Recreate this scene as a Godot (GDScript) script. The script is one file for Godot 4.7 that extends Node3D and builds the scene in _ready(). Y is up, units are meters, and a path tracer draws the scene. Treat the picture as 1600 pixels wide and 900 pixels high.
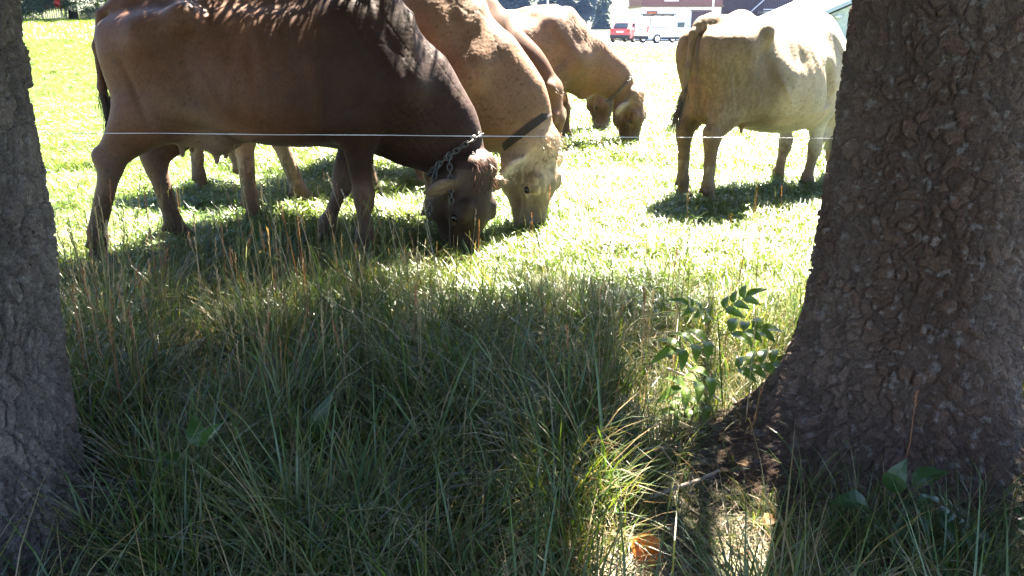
extends Node3D

# A shaded lawn under two spruces, brown cattle grazing in the sun beyond a wire.
# x right, y up, the view looks towards -z; metres.

var rng := RandomNumberGenerator.new()
var nz := FastNoiseLite.new()
var used := {}
var M := {}
const SUN := Vector3(0.22, 0.84, -0.495)   # towards the sun: high, beyond the cattle, a little to the right


func _ready() -> void:
	rng.seed = 7
	nz.seed = 3
	nz.frequency = 1.0
	nz.fractal_octaves = 2
	nz.noise_type = FastNoiseLite.TYPE_SIMPLEX_SMOOTH
	var cam := Camera3D.new()
	cam.name = "camera"
	add_child(cam)
	cam.fov = 39.4
	cam.near = 0.05
	cam.far = 1500.0
	cam.position = Vector3(0, 1.25, 0)
	cam.rotation_degrees = Vector3(-18.1, 0, 0)
	cam.current = true
	var env := Environment.new()
	env.background_mode = Environment.BG_SKY
	var sky := Sky.new()
	var sm := ProceduralSkyMaterial.new()
	sm.sky_top_color = Color(0.19, 0.245, 0.35)
	sm.sky_horizon_color = Color(0.43, 0.48, 0.525)
	sm.sky_curve = 0.12
	sm.ground_bottom_color = Color(0.20, 0.22, 0.14)
	sm.ground_horizon_color = Color(0.50, 0.55, 0.50)
	sky.sky_material = sm
	env.sky = sky
	env.tonemap_mode = Environment.TONE_MAPPER_LINEAR
	env.tonemap_exposure = 24.0
	env.fog_enabled = true
	env.fog_density = 0.0001
	env.fog_light_color = Color(0.55, 0.68, 0.92)
	env.sdfgi_enabled = true
	env.ssao_enabled = true
	env.ssil_enabled = true
	var we := WorldEnvironment.new()
	we.name = "world_environment"
	we.environment = env
	add_child(we)
	var sun := DirectionalLight3D.new()
	sun.name = "sun"
	add_child(sun)
	sun.light_energy = 1.5
	sun.light_color = Color(1.0, 0.96, 0.89)
	sun.light_angular_distance = 0.5
	sun.shadow_enabled = true
	sun.look_at_from_position(SUN * 40.0, Vector3.ZERO)
	materials()
	setting()
	var jobs := cattle_start()
	trees()
	plants()
	village()
	cattle_end(jobs)
	small_things()


# ---------------------------------------------------------------- helpers
func unique(called: String) -> String:
	var n: int = used.get(called, 0)
	used[called] = n + 1
	return called if n == 0 else "%s_%03d" % [called, n]


func tag(o: Node3D, label := "", category := "", group := "", kind := "") -> Node3D:
	if label: o.set_meta("label", label)
	if category: o.set_meta("category", category)
	if group: o.set_meta("group", group)
	if kind: o.set_meta("kind", kind)
	return o


func thing(called: String, at := Vector3.ZERO, turn := 0.0) -> Node3D:
	var o := Node3D.new()
	o.name = unique(called)
	add_child(o)
	o.position = at
	o.rotation.y = turn
	return o


func put(called: String, mesh: Mesh, mat: Material, parent: Node3D = null) -> MeshInstance3D:
	var o := MeshInstance3D.new()
	o.mesh = mesh
	o.material_override = mat
	if parent == null:
		o.name = unique(called)
		add_child(o)
	else:
		o.name = called
		parent.add_child(o, true)
	return o


func tool() -> SurfaceTool:
	var st := SurfaceTool.new()
	st.begin(Mesh.PRIMITIVE_TRIANGLES)
	return st


func box(st: SurfaceTool, lo: Vector3, hi: Vector3, t := Transform3D.IDENTITY) -> void:
	var c := []
	for i in 8:
		c.append(t * Vector3(hi.x if i & 1 else lo.x, hi.y if i & 2 else lo.y, hi.z if i & 4 else lo.z))
	for q in [[0, 2, 3, 1], [4, 5, 7, 6], [0, 4, 6, 2], [1, 3, 7, 5], [2, 6, 7, 3], [0, 1, 5, 4]]:
		face4(st, c[q[0]], c[q[1]], c[q[2]], c[q[3]])


func face4(st: SurfaceTool, a: Vector3, b: Vector3, c: Vector3, d: Vector3) -> void:
	var n := (c - a).cross(b - a).normalized()
	for p in [a, b, c, a, c, d]:
		st.set_color(Color.WHITE)
		st.set_normal(n)
		st.add_vertex(p)


func boxed(lo: Vector3, hi: Vector3) -> ArrayMesh:
	var st := tool()
	box(st, lo, hi)
	return st.commit()


# a tube through points with a radius at each
func tube(st: SurfaceTool, pts: Array, radii: Array, sides := 8, color := Color.WHITE, cap := true) -> void:
	var ring := []
	var up := Vector3(0.13, 0.31, 0.94)
	for i in pts.size():
		var d: Vector3 = (pts[mini(i + 1, pts.size() - 1)] - pts[maxi(i - 1, 0)]).normalized()
		var u := up.cross(d).normalized()
		if u.length() < 0.1:
			u = Vector3.RIGHT
		var v := d.cross(u)
		var r := []
		for k in sides:
			var an := TAU * k / sides
			r.append([pts[i] + (u * cos(an) + v * sin(an)) * radii[i], u * cos(an) + v * sin(an)])
		ring.append(r)
	for i in pts.size() - 1:
		for k in sides:
			var k2 := (k + 1) % sides
			for q in [ring[i][k], ring[i + 1][k], ring[i + 1][k2], ring[i][k], ring[i + 1][k2], ring[i][k2]]:
				st.set_color(color)
				st.set_normal(q[1])
				st.add_vertex(q[0])
	if cap:
		for e in [0, pts.size() - 1]:
			var n: Vector3 = (pts[0] - pts[1]).normalized() if e == 0 else (pts[e] - pts[e - 1]).normalized()
			for k in range(1, sides - 1):
				for q in ([0, k, k + 1] if e == 0 else [0, k + 1, k]):
					st.set_color(color)
					st.set_normal(n)
					st.add_vertex(ring[e][q][0])


# a tapering strip: grass blades, hairs, straws
func blade(st: SurfaceTool, pts: Array, across: Vector3, w: float, col: Color, tip := Color(0, 0, 0, 0), keel := 0.0) -> void:
	var n := pts.size()
	var tipc := col if tip.a == 0.0 else tip
	for i in n - 1:
		var t0 := float(i) / (n - 1)
		var t1 := float(i + 1) / (n - 1)
		var w0 := w * (1.0 - pow(t0, 1.8)) * minf(1.0, 0.55 + t0 * 2.0)
		var w1 := w * (1.0 - pow(t1, 1.8)) * minf(1.0, 0.55 + t1 * 2.0)
		var c0 := col.lerp(tipc, t0)
		var c1 := col.lerp(tipc, t1)
		var d: Vector3 = (pts[i + 1] - pts[i]).normalized()
		var nn := across.cross(d).normalized()
		var p0: Vector3 = pts[i] - across * w0
		var p1: Vector3 = pts[i] + across * w0
		var p2: Vector3 = pts[i + 1] + across * w1
		var p3: Vector3 = pts[i + 1] - across * w1
		if keel > 0.0:
			var m0: Vector3 = pts[i] - nn * w0 * keel
			var m1: Vector3 = pts[i + 1] - nn * w1 * keel
			vtri(st, p0, m0, m1, c0, c0, c1)
			if w1 > 1e-6: vtri(st, p0, m1, p3, c0, c1, c1)
			vtri(st, m0, p1, m1, c0, c0, c1)
			if w1 > 1e-6: vtri(st, p1, p2, m1, c0, c1, c1)
		else:
			vtri(st, p0, p1, p2, c0, c0, c1)
			if w1 > 1e-6: vtri(st, p0, p2, p3, c0, c1, c1)


func vtri(st: SurfaceTool, a: Vector3, b: Vector3, c: Vector3, ca: Color, cb: Color, cc: Color) -> void:
	var n := (c - a).cross(b - a).normalized()
	st.set_normal(n); st.set_color(ca); st.add_vertex(a)
	st.set_normal(n); st.set_color(cb); st.add_vertex(b)
	st.set_normal(n); st.set_color(cc); st.add_vertex(c)


func many(called: String, mesh: Mesh, mat: Material, where: Array, tint: Array, parent: Node3D = null) -> MultiMeshInstance3D:
	var mm := MultiMesh.new()
	mm.transform_format = MultiMesh.TRANSFORM_3D
	mm.use_colors = tint.size() > 0
	mm.mesh = mesh
	mm.instance_count = where.size()
	for i in where.size():
		mm.set_instance_transform(i, where[i])
		if tint.size(): mm.set_instance_color(i, tint[i])
	var o := MultiMeshInstance3D.new()
	o.multimesh = mm
	o.material_override = mat
	if parent == null:
		o.name = unique(called)
		add_child(o)
	else:
		o.name = called
		parent.add_child(o, true)
	return o


func rr(a: float, b: float) -> float:
	return rng.randf_range(a, b)


func noise_tex(freq: float, lo: Color, hi: Color, octaves := 4, size := 512, type := FastNoiseLite.TYPE_SIMPLEX_SMOOTH, seed_ := 1) -> NoiseTexture2D:
	var t := NoiseTexture2D.new()
	var n := FastNoiseLite.new()
	n.noise_type = type
	n.frequency = freq
	n.fractal_octaves = octaves
	n.seed = seed_
	t.noise = n
	t.width = size
	t.height = size
	t.seamless = true
	var g := Gradient.new()
	g.set_color(0, lo)
	g.set_color(1, hi)
	t.color_ramp = g
	return t


func bump_tex(freq: float, strength: float, octaves := 4, size := 512, type := FastNoiseLite.TYPE_SIMPLEX_SMOOTH, seed_ := 1) -> NoiseTexture2D:
	var t := noise_tex(freq, Color.BLACK, Color.WHITE, octaves, size, type, seed_)
	t.as_normal_map = true
	t.bump_strength = strength
	return t


func plain(c: Color, rough := 0.7, metal := 0.0) -> StandardMaterial3D:
	var m := StandardMaterial3D.new()
	m.albedo_color = c.linear_to_srgb()
	m.roughness = rough
	m.metallic = metal
	return m


func ground_y(x: float, z: float) -> float:
	var d := -z
	var y := (1.42 * smoothstep(10.0, 40.0, d) + 0.05 * maxf(0.0, d - 46.0)) * smoothstep(3.0, -16.0, x)
	if d < 40.0:
		y += 0.022 * nz.get_noise_2d(x * 0.9, z * 0.9)
	return y

# ---------------------------------------------------------------- cattle: one continuous body surface each
class Flesh:
	var a := PackedVector3Array()
	var ba := PackedVector3Array()
	var ibb := PackedFloat32Array()
	var ra := PackedFloat32Array()
	var dr := PackedFloat32Array()
	var kk := PackedFloat32Array()
	var nn := PackedVector3Array()
	var si := PackedFloat32Array()
	var sm := PackedFloat32Array()
	var mode := PackedInt32Array()
	var col := PackedColorArray()
	var torso := PackedFloat32Array()   # top, bottom, half width at even steps along x
	var tx0 := 0.0
	var tdx := 0.1
	var tn := 0
	var rib := 0.0
	var verts := PackedVector3Array()
	var norms := PackedVector3Array()
	var cols := PackedColorArray()
	var idx := PackedInt32Array()
	var paint: Callable
	var relief: Callable

	func add(p: Vector3, q: Vector3, r0: float, r1: float, k: float, c: Color, n := Vector3.ZERO, s := 1.0, m := 0) -> void:
		var f := 1.0 / s - 1.0
		var d := q - p
		d += n * (d.dot(n) * f)
		a.append(p)
		ba.append(d)
		var l := d.length_squared()
		ibb.append(1.0 / l if l > 1e-9 else 0.0)
		ra.append(r0)
		dr.append(r1 - r0)
		kk.append(k)
		nn.append(n)
		si.append(f)
		sm.append(minf(1.0, s))
		mode.append(m)
		col.append(c)

	func torso_d(p: Vector3) -> float:
		var t := (p.x - tx0) / tdx
		var tc := clampf(t, 0.0, tn - 1.001)
		var i := int(tc)
		var f := tc - i
		i *= 3
		var top := torso[i] + (torso[i + 3] - torso[i]) * f
		var bot := torso[i + 1] + (torso[i + 4] - torso[i + 1]) * f
		var w := torso[i + 2] + (torso[i + 5] - torso[i + 2]) * f
		var hh := (top - bot) * 0.5
		var y := (p.y - (top + bot) * 0.5) / hh
		var ww := w * (1.0 - 0.16 * clampf(y, -1.0, 1.0))
		var z := p.z / ww
		var d := (sqrt(sqrt(y * y * y * y + z * z * z * z + 1.55 * y * y * z * z)) - 1.0) * minf(hh, w)
		if t < 0.0 or t > tn - 1.0:
			var dx := (-t if t < 0.0 else t - tn + 1.0) * tdx
			d = sqrt(maxf(d, 0.0) * maxf(d, 0.0) + dx * dx) if d > -0.06 else maxf(d, dx)
		return d

	func one(i: int, p: Vector3) -> float:
		if mode[i] == 2:
			return torso_d(p)
		var pa := p - a[i]
		if si[i] != 0.0:
			pa += nn[i] * (pa.dot(nn[i]) * si[i])
		var h := clampf(pa.dot(ba[i]) * ibb[i], 0.0, 1.0)
		return ((pa - ba[i] * h).length() - ra[i] - dr[i] * h) * sm[i]

	func field(p: Vector3, list: PackedInt32Array) -> float:
		var acc := 10.0
		for i in list:
			var d: float
			if mode[i] == 2:
				d = torso_d(p)
			else:
				var pa := p - a[i]
				if si[i] != 0.0:
					pa += nn[i] * (pa.dot(nn[i]) * si[i])
				var b := ba[i]
				var h := clampf(pa.dot(b) * ibb[i], 0.0, 1.0)
				d = ((pa - b * h).length() - ra[i] - dr[i] * h) * sm[i]
			var k := kk[i]
			if mode[i] == 1:
				d = -d
				var hs := maxf(k - absf(d - acc), 0.0)
				acc = maxf(acc, d) + hs * hs * 0.25 / k
			else:
				var hm := maxf(k - absf(d - acc), 0.0)
				acc = minf(acc, d) - hm * hm * 0.25 / k
		return acc

	func build(cell: float) -> void:
		const BS := 6
		const BC := BS + 1
		var lo := Vector3(9, 9, 9)
		var hi := -lo
		for i in a.size():
			if mode[i] != 0:
				continue
			var f := si[i]
			var b := ba[i]
			if f != 0.0:
				b -= nn[i] * (b.dot(nn[i]) * (1.0 - 1.0 / (1.0 + f)))
			var r := maxf(ra[i], ra[i] + dr[i]) * maxf(1.0, 1.0 / (1.0 + f)) + 0.03
			lo = lo.min(a[i] - Vector3.ONE * r).min(a[i] + b - Vector3.ONE * r)
			hi = hi.max(a[i] + Vector3.ONE * r).max(a[i] + b + Vector3.ONE * r)
		hi.y = maxf(hi.y, 1.55)
		lo -= Vector3.ONE * cell * 2.0
		var bs := BS * cell
		var nb := Vector3i(((hi - lo) / bs).ceil()) + Vector3i.ONE
		var reach := bs * 0.5 * sqrt(3.0)
		var blocks := []
		var gx := nb.x * BS + 2
		var gy := nb.y * BS + 2
		var where := {}
		for bz in nb.z:
			for by in nb.y:
				for bx in nb.x:
					var c := lo + (Vector3(bx, by, bz) + Vector3.ONE * 0.5) * bs
					var list := PackedInt32Array()
					var any := false
					for i in a.size():
						var d := one(i, c)
						if d < reach + kk[i] * 1.7 + 0.02:
							list.append(i)
							any = any or mode[i] != 1
					if not any:
						continue
					var dc := field(c, list)
					if absf(dc) > reach * 1.25 + 0.02:
						continue
					var vals := PackedFloat32Array()
					vals.resize(BC * BC * BC)
					var o := lo + Vector3(bx, by, bz) * bs
					var n := 0
					for k in BC:
						for j in BC:
							for i in BC:
								vals[n] = field(o + Vector3(i, j, k) * cell, list)
								n += 1
					blocks.append([bx, by, bz, vals])
					n = 0
					for k in BS:
						for j in BS:
							for i in BS:
								var at := i + BC * (j + BC * k)
								var v0 := vals[at]
								var v1 := vals[at + 1]
								var v2 := vals[at + BC]
								var v3 := vals[at + BC + 1]
								var v4 := vals[at + BC * BC]
								var v5 := vals[at + BC * BC + 1]
								var v6 := vals[at + BC * BC + BC]
								var v7 := vals[at + BC * BC + BC + 1]
								var inside := int(v0 < 0) + int(v1 < 0) + int(v2 < 0) + int(v3 < 0) + int(v4 < 0) + int(v5 < 0) + int(v6 < 0) + int(v7 < 0)
								if inside == 0 or inside == 8:
									continue
								var s := Vector3.ZERO
								var m := 0
								if (v0 < 0) != (v1 < 0): s += Vector3(v0 / (v0 - v1), 0, 0); m += 1
								if (v2 < 0) != (v3 < 0): s += Vector3(v2 / (v2 - v3), 1, 0); m += 1
								if (v4 < 0) != (v5 < 0): s += Vector3(v4 / (v4 - v5), 0, 1); m += 1
								if (v6 < 0) != (v7 < 0): s += Vector3(v6 / (v6 - v7), 1, 1); m += 1
								if (v0 < 0) != (v2 < 0): s += Vector3(0, v0 / (v0 - v2), 0); m += 1
								if (v1 < 0) != (v3 < 0): s += Vector3(1, v1 / (v1 - v3), 0); m += 1
								if (v4 < 0) != (v6 < 0): s += Vector3(0, v4 / (v4 - v6), 1); m += 1
								if (v5 < 0) != (v7 < 0): s += Vector3(1, v5 / (v5 - v7), 1); m += 1
								if (v0 < 0) != (v4 < 0): s += Vector3(0, 0, v0 / (v0 - v4)); m += 1
								if (v1 < 0) != (v5 < 0): s += Vector3(1, 0, v1 / (v1 - v5)); m += 1
								if (v2 < 0) != (v6 < 0): s += Vector3(0, 1, v2 / (v2 - v6)); m += 1
								if (v3 < 0) != (v7 < 0): s += Vector3(1, 1, v3 / (v3 - v7)); m += 1
								s /= m
								var p := o + (Vector3(i, j, k) + s) * cell
								var e := cell * 0.7
								var g := Vector3(field(p + Vector3(e, 0, 0), list) - field(p - Vector3(e, 0, 0), list), field(p + Vector3(0, e, 0), list) - field(p - Vector3(0, e, 0), list), field(p + Vector3(0, 0, e), list) - field(p - Vector3(0, 0, e), list))
								where[(bx * BS + i) + gx * ((by * BS + j) + gy * (bz * BS + k))] = verts.size()
								var nrm := g.normalized()
								var h0: float = relief.call(p) if relief.is_valid() else 0.0
								var grad := Vector3.ZERO if not relief.is_valid() else Vector3(relief.call(p + Vector3(0.003, 0, 0)) - h0, relief.call(p + Vector3(0, 0.003, 0)) - h0, relief.call(p + Vector3(0, 0, 0.003)) - h0) / 0.003
								verts.append(p + nrm * h0)
								norms.append((nrm - (grad - nrm * grad.dot(nrm))).normalized())
								var best := 9.0
								var ds := PackedFloat32Array()
								for q in list:
									var d := one(q, p) if mode[q] != 1 else 9.0
									ds.append(d)
									best = minf(best, d)
								var cs := Color(0, 0, 0, 0)
								var wsum := 0.0
								for q in list.size():
									if ds[q] > best + 0.2:
										continue
									var w := exp((best - ds[q]) / 0.028)
									var cq := col[list[q]]
									cs += cq * w
									wsum += w
								cs /= wsum
								cols.append(paint.call(p, cs))
		var row := gx
		var lay := gx * gy
		for bl in blocks:
			var vals: PackedFloat32Array = bl[3]
			for k in BS:
				for j in BS:
					for i in BS:
						var at := i + BC * (j + BC * k)
						var v0 := vals[at]
						var cid: int = (bl[0] * BS + i) + gx * ((bl[1] * BS + j) + gy * (bl[2] * BS + k))
						if (v0 < 0) != (vals[at + 1] < 0):
							quad(where, cid, row, lay, v0 < 0)
						if (v0 < 0) != (vals[at + BC] < 0):
							quad(where, cid, lay, 1, v0 < 0)
						if (v0 < 0) != (vals[at + BC * BC] < 0):
							quad(where, cid, 1, row, v0 < 0)
		close_holes()

	# close the odd pinhole left where two blocks of the grid disagree
	func close_holes() -> void:
		var n := verts.size()
		var e := {}
		for t in range(0, idx.size(), 3):
			for k in 3:
				e[idx[t + k] * n + idx[t + (k + 1) % 3]] = true
		var follow := {}
		for key in e:
			var a: int = key / n
			var b: int = key % n
			if not e.has(b * n + a):
				follow[b] = a
		while follow.size():
			var start: int = follow.keys()[0]
			var loop := [start]
			var at: int = follow[start]
			follow.erase(start)
			while at != start and follow.has(at) and loop.size() < 12:
				loop.append(at)
				var nx: int = follow[at]
				follow.erase(at)
				at = nx
			for k in range(1, loop.size() - 1):
				idx.append_array([loop[0], loop[k], loop[k + 1]])

	func quad(where: Dictionary, cid: int, u: int, v: int, out: bool) -> void:
		var q0 = where.get(cid - u - v)
		var q1 = where.get(cid - v)
		var q2 = where.get(cid)
		var q3 = where.get(cid - u)
		var have := [q0, q1, q2, q3].filter(func(q): return q != null)
		if have.size() < 4:
			if have.size() == 3:
				idx.append_array([have[0], have[2], have[1]] if out else have)
			return
		if out:
			idx.append_array([q0, q2, q1, q0, q3, q2])
		else:
			idx.append_array([q0, q1, q2, q0, q2, q3])

	func mesh() -> ArrayMesh:
		var arr := []
		arr.resize(Mesh.ARRAY_MAX)
		arr[Mesh.ARRAY_VERTEX] = verts
		arr[Mesh.ARRAY_NORMAL] = norms
		arr[Mesh.ARRAY_COLOR] = cols
		arr[Mesh.ARRAY_INDEX] = idx
		var m := ArrayMesh.new()
		m.add_surface_from_arrays(Mesh.PRIMITIVE_TRIANGLES, arr)
		return m


func lin(r: float, g: float, b: float) -> Color:
	return Color(r, g, b, 1.0)


# the flesh of one cow in its own axes: x forward, y up, z to its right side, origin on the ground under the barrel
func cow_flesh(c: Dictionary) -> Flesh:
	var f := Flesh.new()
	var coat: Color = c.coat
	var fore: Color = c.get("fore", coat)       # shoulder and neck
	var pale: Color = c.get("pale", coat)       # belly, inner legs
	var leg: Color = c.get("leg", coat)
	var face: Color = c.get("face", fore)
	var skin: Color = c.get("skin", lin(0.40, 0.24, 0.15))
	var horny := lin(0.045, 0.04, 0.036)
	var Z := Vector3(0, 0, 1)
	# barrel
	var fat: float = c.get("fat", 1.0)
	var belly: float = c.get("belly", 0.0)
	var hook: float = c.get("hook", 0.0)
	f.tx0 = -0.80
	f.tdx = 0.10
	var tops := [1.30, 1.325, 1.34, 1.345, 1.345, 1.34, 1.335, 1.33, 1.33, 1.335, 1.34, 1.35, 1.36, 1.365, 1.35, 1.28]
	var bots := [0.98, 0.90, 0.82, 0.76, 0.71, 0.665, 0.635, 0.615, 0.605, 0.60, 0.605, 0.615, 0.63, 0.645, 0.68, 0.76]
	var wids := [0.15, 0.185, 0.21, 0.235, 0.265, 0.30, 0.33, 0.345, 0.35, 0.345, 0.33, 0.305, 0.275, 0.245, 0.21, 0.16]
	f.tn = tops.size()
	for i in f.tn:
		f.torso.append_array([tops[i], bots[i] - belly * smoothstep(0.5, 6.0, float(i)) * smoothstep(15.5, 11.0, float(i)), wids[i] * lerpf(1.0, fat, smoothstep(2.0, 6.0, float(i)))])
	f.rib = c.get("rib", 0.0015)
	f.add(Vector3(0, 1, 0), Vector3(0, 1, 0), 0.9, 0.9, 0.06, coat, Vector3.ZERO, 1.0, 2)
	# backbone, withers, tail head
	f.add(Vector3(-0.72, 1.325, 0), Vector3(0.3, 1.325, 0), 0.04, 0.045, 0.09, coat)
	f.add(Vector3(0.22, 1.325, 0), Vector3(0.52, 1.35, 0), 0.05, 0.065, 0.12, fore)
	f.add(Vector3(-0.70, 1.335, 0), Vector3(-0.83, 1.29, 0), 0.04, 0.035, 0.06, coat)
	for s in [-1.0, 1.0]:
		var V := func(x: float, y: float, z: float) -> Vector3: return Vector3(x, y, z * s)
		# hook bone, thurl, pin bone
		f.add(V.call(-0.40, 1.335, 0.02), V.call(-0.40, 1.255 + 0.01 * hook, 0.228 + 0.03 * hook), 0.04, 0.05 + 0.025 * hook, 0.08 + 0.07 * hook, coat)
		f.add(V.call(-0.40, 1.255, 0.225), V.call(-0.60, 1.16, 0.225), 0.045, 0.07, 0.11, coat)
		f.add(V.call(-0.60, 1.18, 0.20), V.call(-0.82, 1.19, 0.11), 0.07, 0.045, 0.09, coat)
		# thigh and buttock
		var sb: float = c.hind[0 if s < 0 else 1][4]
		f.add(V.call(-0.58, 1.06, 0.14), V.call(-0.40 + sb, 0.80, 0.19), 0.20, 0.13, 0.09, coat, Z, 0.72)
		f.add(V.call(-0.74, 1.08, 0.12), V.call(-0.66 + sb * 0.4, 0.76, 0.15), 0.115, 0.085, 0.10, coat, Z, 0.8)
		# hollow of the flank, fold to the stifle
		f.add(V.call(-0.21, 1.23, 0.40), V.call(-0.13, 1.14, 0.44), 0.11, 0.10, 0.10 + 0.05 * hook, coat, Vector3.ZERO, 1.0, 1)
		f.add(V.call(-0.36 + sb, 0.86, 0.22), V.call(-0.12, 0.70, 0.235), 0.045, 0.025, 0.07, pale)
		# shoulder blade and upper arm
		f.add(V.call(0.38, 1.24, 0.14), V.call(0.62, 0.93, 0.17), 0.10, 0.125, 0.10, fore, Z, 0.78)
		f.add(V.call(0.62, 0.92, 0.18), V.call(0.42, 0.77, 0.20), 0.115, 0.10, 0.08, fore, Z, 0.8)
		f.add(V.call(0.24, 1.0, 0.37), V.call(0.28, 0.78, 0.36), 0.05, 0.05, 0.07, coat, Vector3.ZERO, 1.0, 1)
		# hind leg
		var h: Array = c.hind[0 if s < 0 else 1]       # stifle, hock, fetlock, hoof offsets
		var hock := Vector3(-0.71 + h[0], 0.52 + h[1], 0.16 * s)
		var fet := Vector3(-0.66 + h[2], 0.145 + h[5], 0.165 * s)
		var hoof := Vector3(-0.61 + h[3], 0.0 + h[5], 0.17 * s)
		var stf := Vector3(-0.47 + h[4], 0.77, 0.175 * s)
		f.add(stf, hock + Vector3(0.015, 0.01, 0), 0.12, 0.056, 0.08, coat, Z, 0.75)
		f.add(Vector3(-0.64 + h[4] * 0.5, 0.80, 0.15 * s), hock + Vector3(-0.045, 0.03, 0), 0.075, 0.026, 0.06, coat)
		f.add(hock + Vector3(-0.05, 0.035, 0), hock + Vector3(-0.02, -0.06, 0), 0.034, 0.04, 0.04, leg)
		f.add(hock, hock, 0.056, 0.056, 0.04, leg)
		f.add(hock + Vector3(0, -0.03, 0), fet + Vector3(0, 0.03, 0), 0.049, 0.038, 0.04, leg)
		f.add(hock + Vector3(-0.035, -0.05, 0), fet + Vector3(-0.03, 0.04, 0), 0.022, 0.022, 0.03, leg)
		foot(f, fet, hoof, s, leg, horny)
		# foreleg
		var g: Array = c.fore_legs[0 if s < 0 else 1]  # knee x, knee y, fetlock x, hoof x, hoof y
		var elb := Vector3(0.40, 0.76, 0.185 * s)
		var knee := Vector3(0.41 + g[0], 0.385 + g[1], 0.15 * s)
		fet = Vector3(0.41 + g[2], 0.135 + g[4], 0.15 * s)
		hoof = Vector3(0.445 + g[3], 0.0 + g[4], 0.155 * s)
		f.add(elb, knee + Vector3(0, 0.05, 0), 0.098, 0.054, 0.07, fore, Z, 0.82)
		f.add(knee + Vector3(0.008, 0.02, 0), knee + Vector3(0.008, -0.03, 0), 0.054, 0.05, 0.03, leg)
		f.add(knee, fet, 0.042, 0.037, 0.04, leg)
		foot(f, fet, hoof, s, leg, horny)
		# udder quarters and teats
		var u: float = c.get("udder", 1.0)
		if u > 0.0:
			f.add(V.call(-0.57, 0.78, 0.065), V.call(-0.34, 0.69, 0.07), 0.12 * u, 0.105 * u, 0.07, skin)
			f.add(V.call(-0.53, 0.66, 0.07), V.call(-0.54, 0.565, 0.075), 0.022, 0.013, 0.03, skin)
			f.add(V.call(-0.36, 0.62, 0.075), V.call(-0.36, 0.53, 0.085), 0.022, 0.013, 0.03, skin)
	# brisket and dewlap
	f.add(Vector3(0.35, 0.71, 0), Vector3(0.68, 0.78 + c.get("brisket", 0.0), 0), 0.11, 0.15, 0.10, pale, Z, 0.75)
	# neck
	var nk: Array = c.neck
	for i in nk.size() - 1:
		var p0: Array = nk[i]
		var p1: Array = nk[i + 1]
		f.add(Vector3(p0[0], p0[1], p0[2]), Vector3(p1[0], p1[1], p1[2]), p0[3], p1[3], 0.10, fore, c.get("neck_n", Z), 0.60)
	for d in c.get("dewlap", []):
		f.add(Vector3(d[0], d[1], d[2]), Vector3(d[3], d[4], d[5]), d[6], d[7], 0.05, c.get("dewlap_color", fore), c.get("neck_n", Z), 0.42)
	# head
	var hp: Vector3 = c.head
	var U: Vector3 = c.head_u.normalized()
	var N: Vector3 = (c.head_f - U * U.dot(c.head_f)).normalized()
	var W := U.cross(N)
	var hs: float = c.get("head_scale", 1.12)
	var X := func(u: float, n: float, w: float) -> Vector3: return hp + (U * u + N * n + W * w) * hs
	var muz := lin(0.62, 0.55, 0.46)
	var nose := lin(0.035, 0.03, 0.03)
	f.add(X.call(0.02, -0.035, 0), X.call(0.18, -0.03, 0), 0.092 * hs, 0.100 * hs, 0.05, face, W, 1.08)
	f.add(X.call(0.19, -0.03, 0), X.call(0.42, -0.035, 0), 0.086 * hs, 0.056 * hs, 0.05, face, W, 0.90)
	f.add(X.call(0.43, -0.05, 0), X.call(0.475, -0.055, 0), 0.064 * hs, 0.066 * hs, 0.04, c.get("muzzle", muz), W, 1.22)
	f.add(X.call(0.505, -0.025, -0.03), X.call(0.505, -0.025, 0.03), 0.042 * hs, 0.042 * hs, 0.02, nose)
	f.add(X.call(-0.03, -0.005, -0.045), X.call(-0.03, -0.005, 0.045), 0.05 * hs, 0.05 * hs, 0.06, face)
	f.add(X.call(0.47, -0.105, 0), X.call(0.49, -0.10, 0), 0.036 * hs, 0.034 * hs, 0.015, c.get("muzzle", muz), W, 1.3)
	for s in [-1.0, 1.0]:
		f.add(X.call(0.11, -0.14, 0.055 * s), X.call(0.21, -0.15, 0.055 * s), 0.078 * hs, 0.064 * hs, 0.05, face)
		f.add(X.call(0.20, -0.155, 0.045 * s), X.call(0.45, -0.105, 0.022 * s), 0.046 * hs, 0.030 * hs, 0.05, face)
		f.add(X.call(0.150, 0.028, 0.080 * s), X.call(0.195, 0.024, 0.092 * s), 0.030 * hs, 0.027 * hs, 0.035, face)
		f.add(X.call(0.245, -0.028, 0.088 * s), X.call(0.36, -0.055, 0.058 * s), 0.024 * hs, 0.018 * hs, 0.03, face)
		f.add(X.call(0.215, -0.014, 0.125 * s), X.call(0.22, -0.014, 0.125 * s), 0.026 * hs, 0.026 * hs, 0.015, face, Vector3.ZERO, 1.0, 1)
		f.add(X.call(0.240, -0.022, 0.112 * s), X.call(0.20, -0.028, 0.114 * s), 0.012 * hs, 0.011 * hs, 0.012, face)
		f.add(X.call(0.505, 0.012, 0.048 * s), X.call(0.525, -0.02, 0.064 * s), 0.013 * hs, 0.011 * hs, 0.012, nose, Vector3.ZERO, 1.0, 1)
		# ear: a flattened cone with a hollow
		var e0: Vector3 = X.call(0.055, -0.045, 0.09 * s)
		var ed: Vector3 = (W * s * 0.92 + U * c.get("ear_droop", 0.30) - N * 0.22).normalized()
		var en: Vector3 = (N * 0.75 + U * 0.65)
		en = (en - ed * ed.dot(en)).normalized()
		var el: float = c.get("ear", 0.17) * hs
		f.add(e0, e0 + ed * el * 0.55, 0.030 * hs, 0.056 * hs, 0.03, c.get("ear_color", face), en, 0.42)
		f.add(e0 + ed * el * 0.55, e0 + ed * el, 0.056 * hs, 0.020, 0.02, c.get("ear_color", face), en, 0.38)
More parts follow.
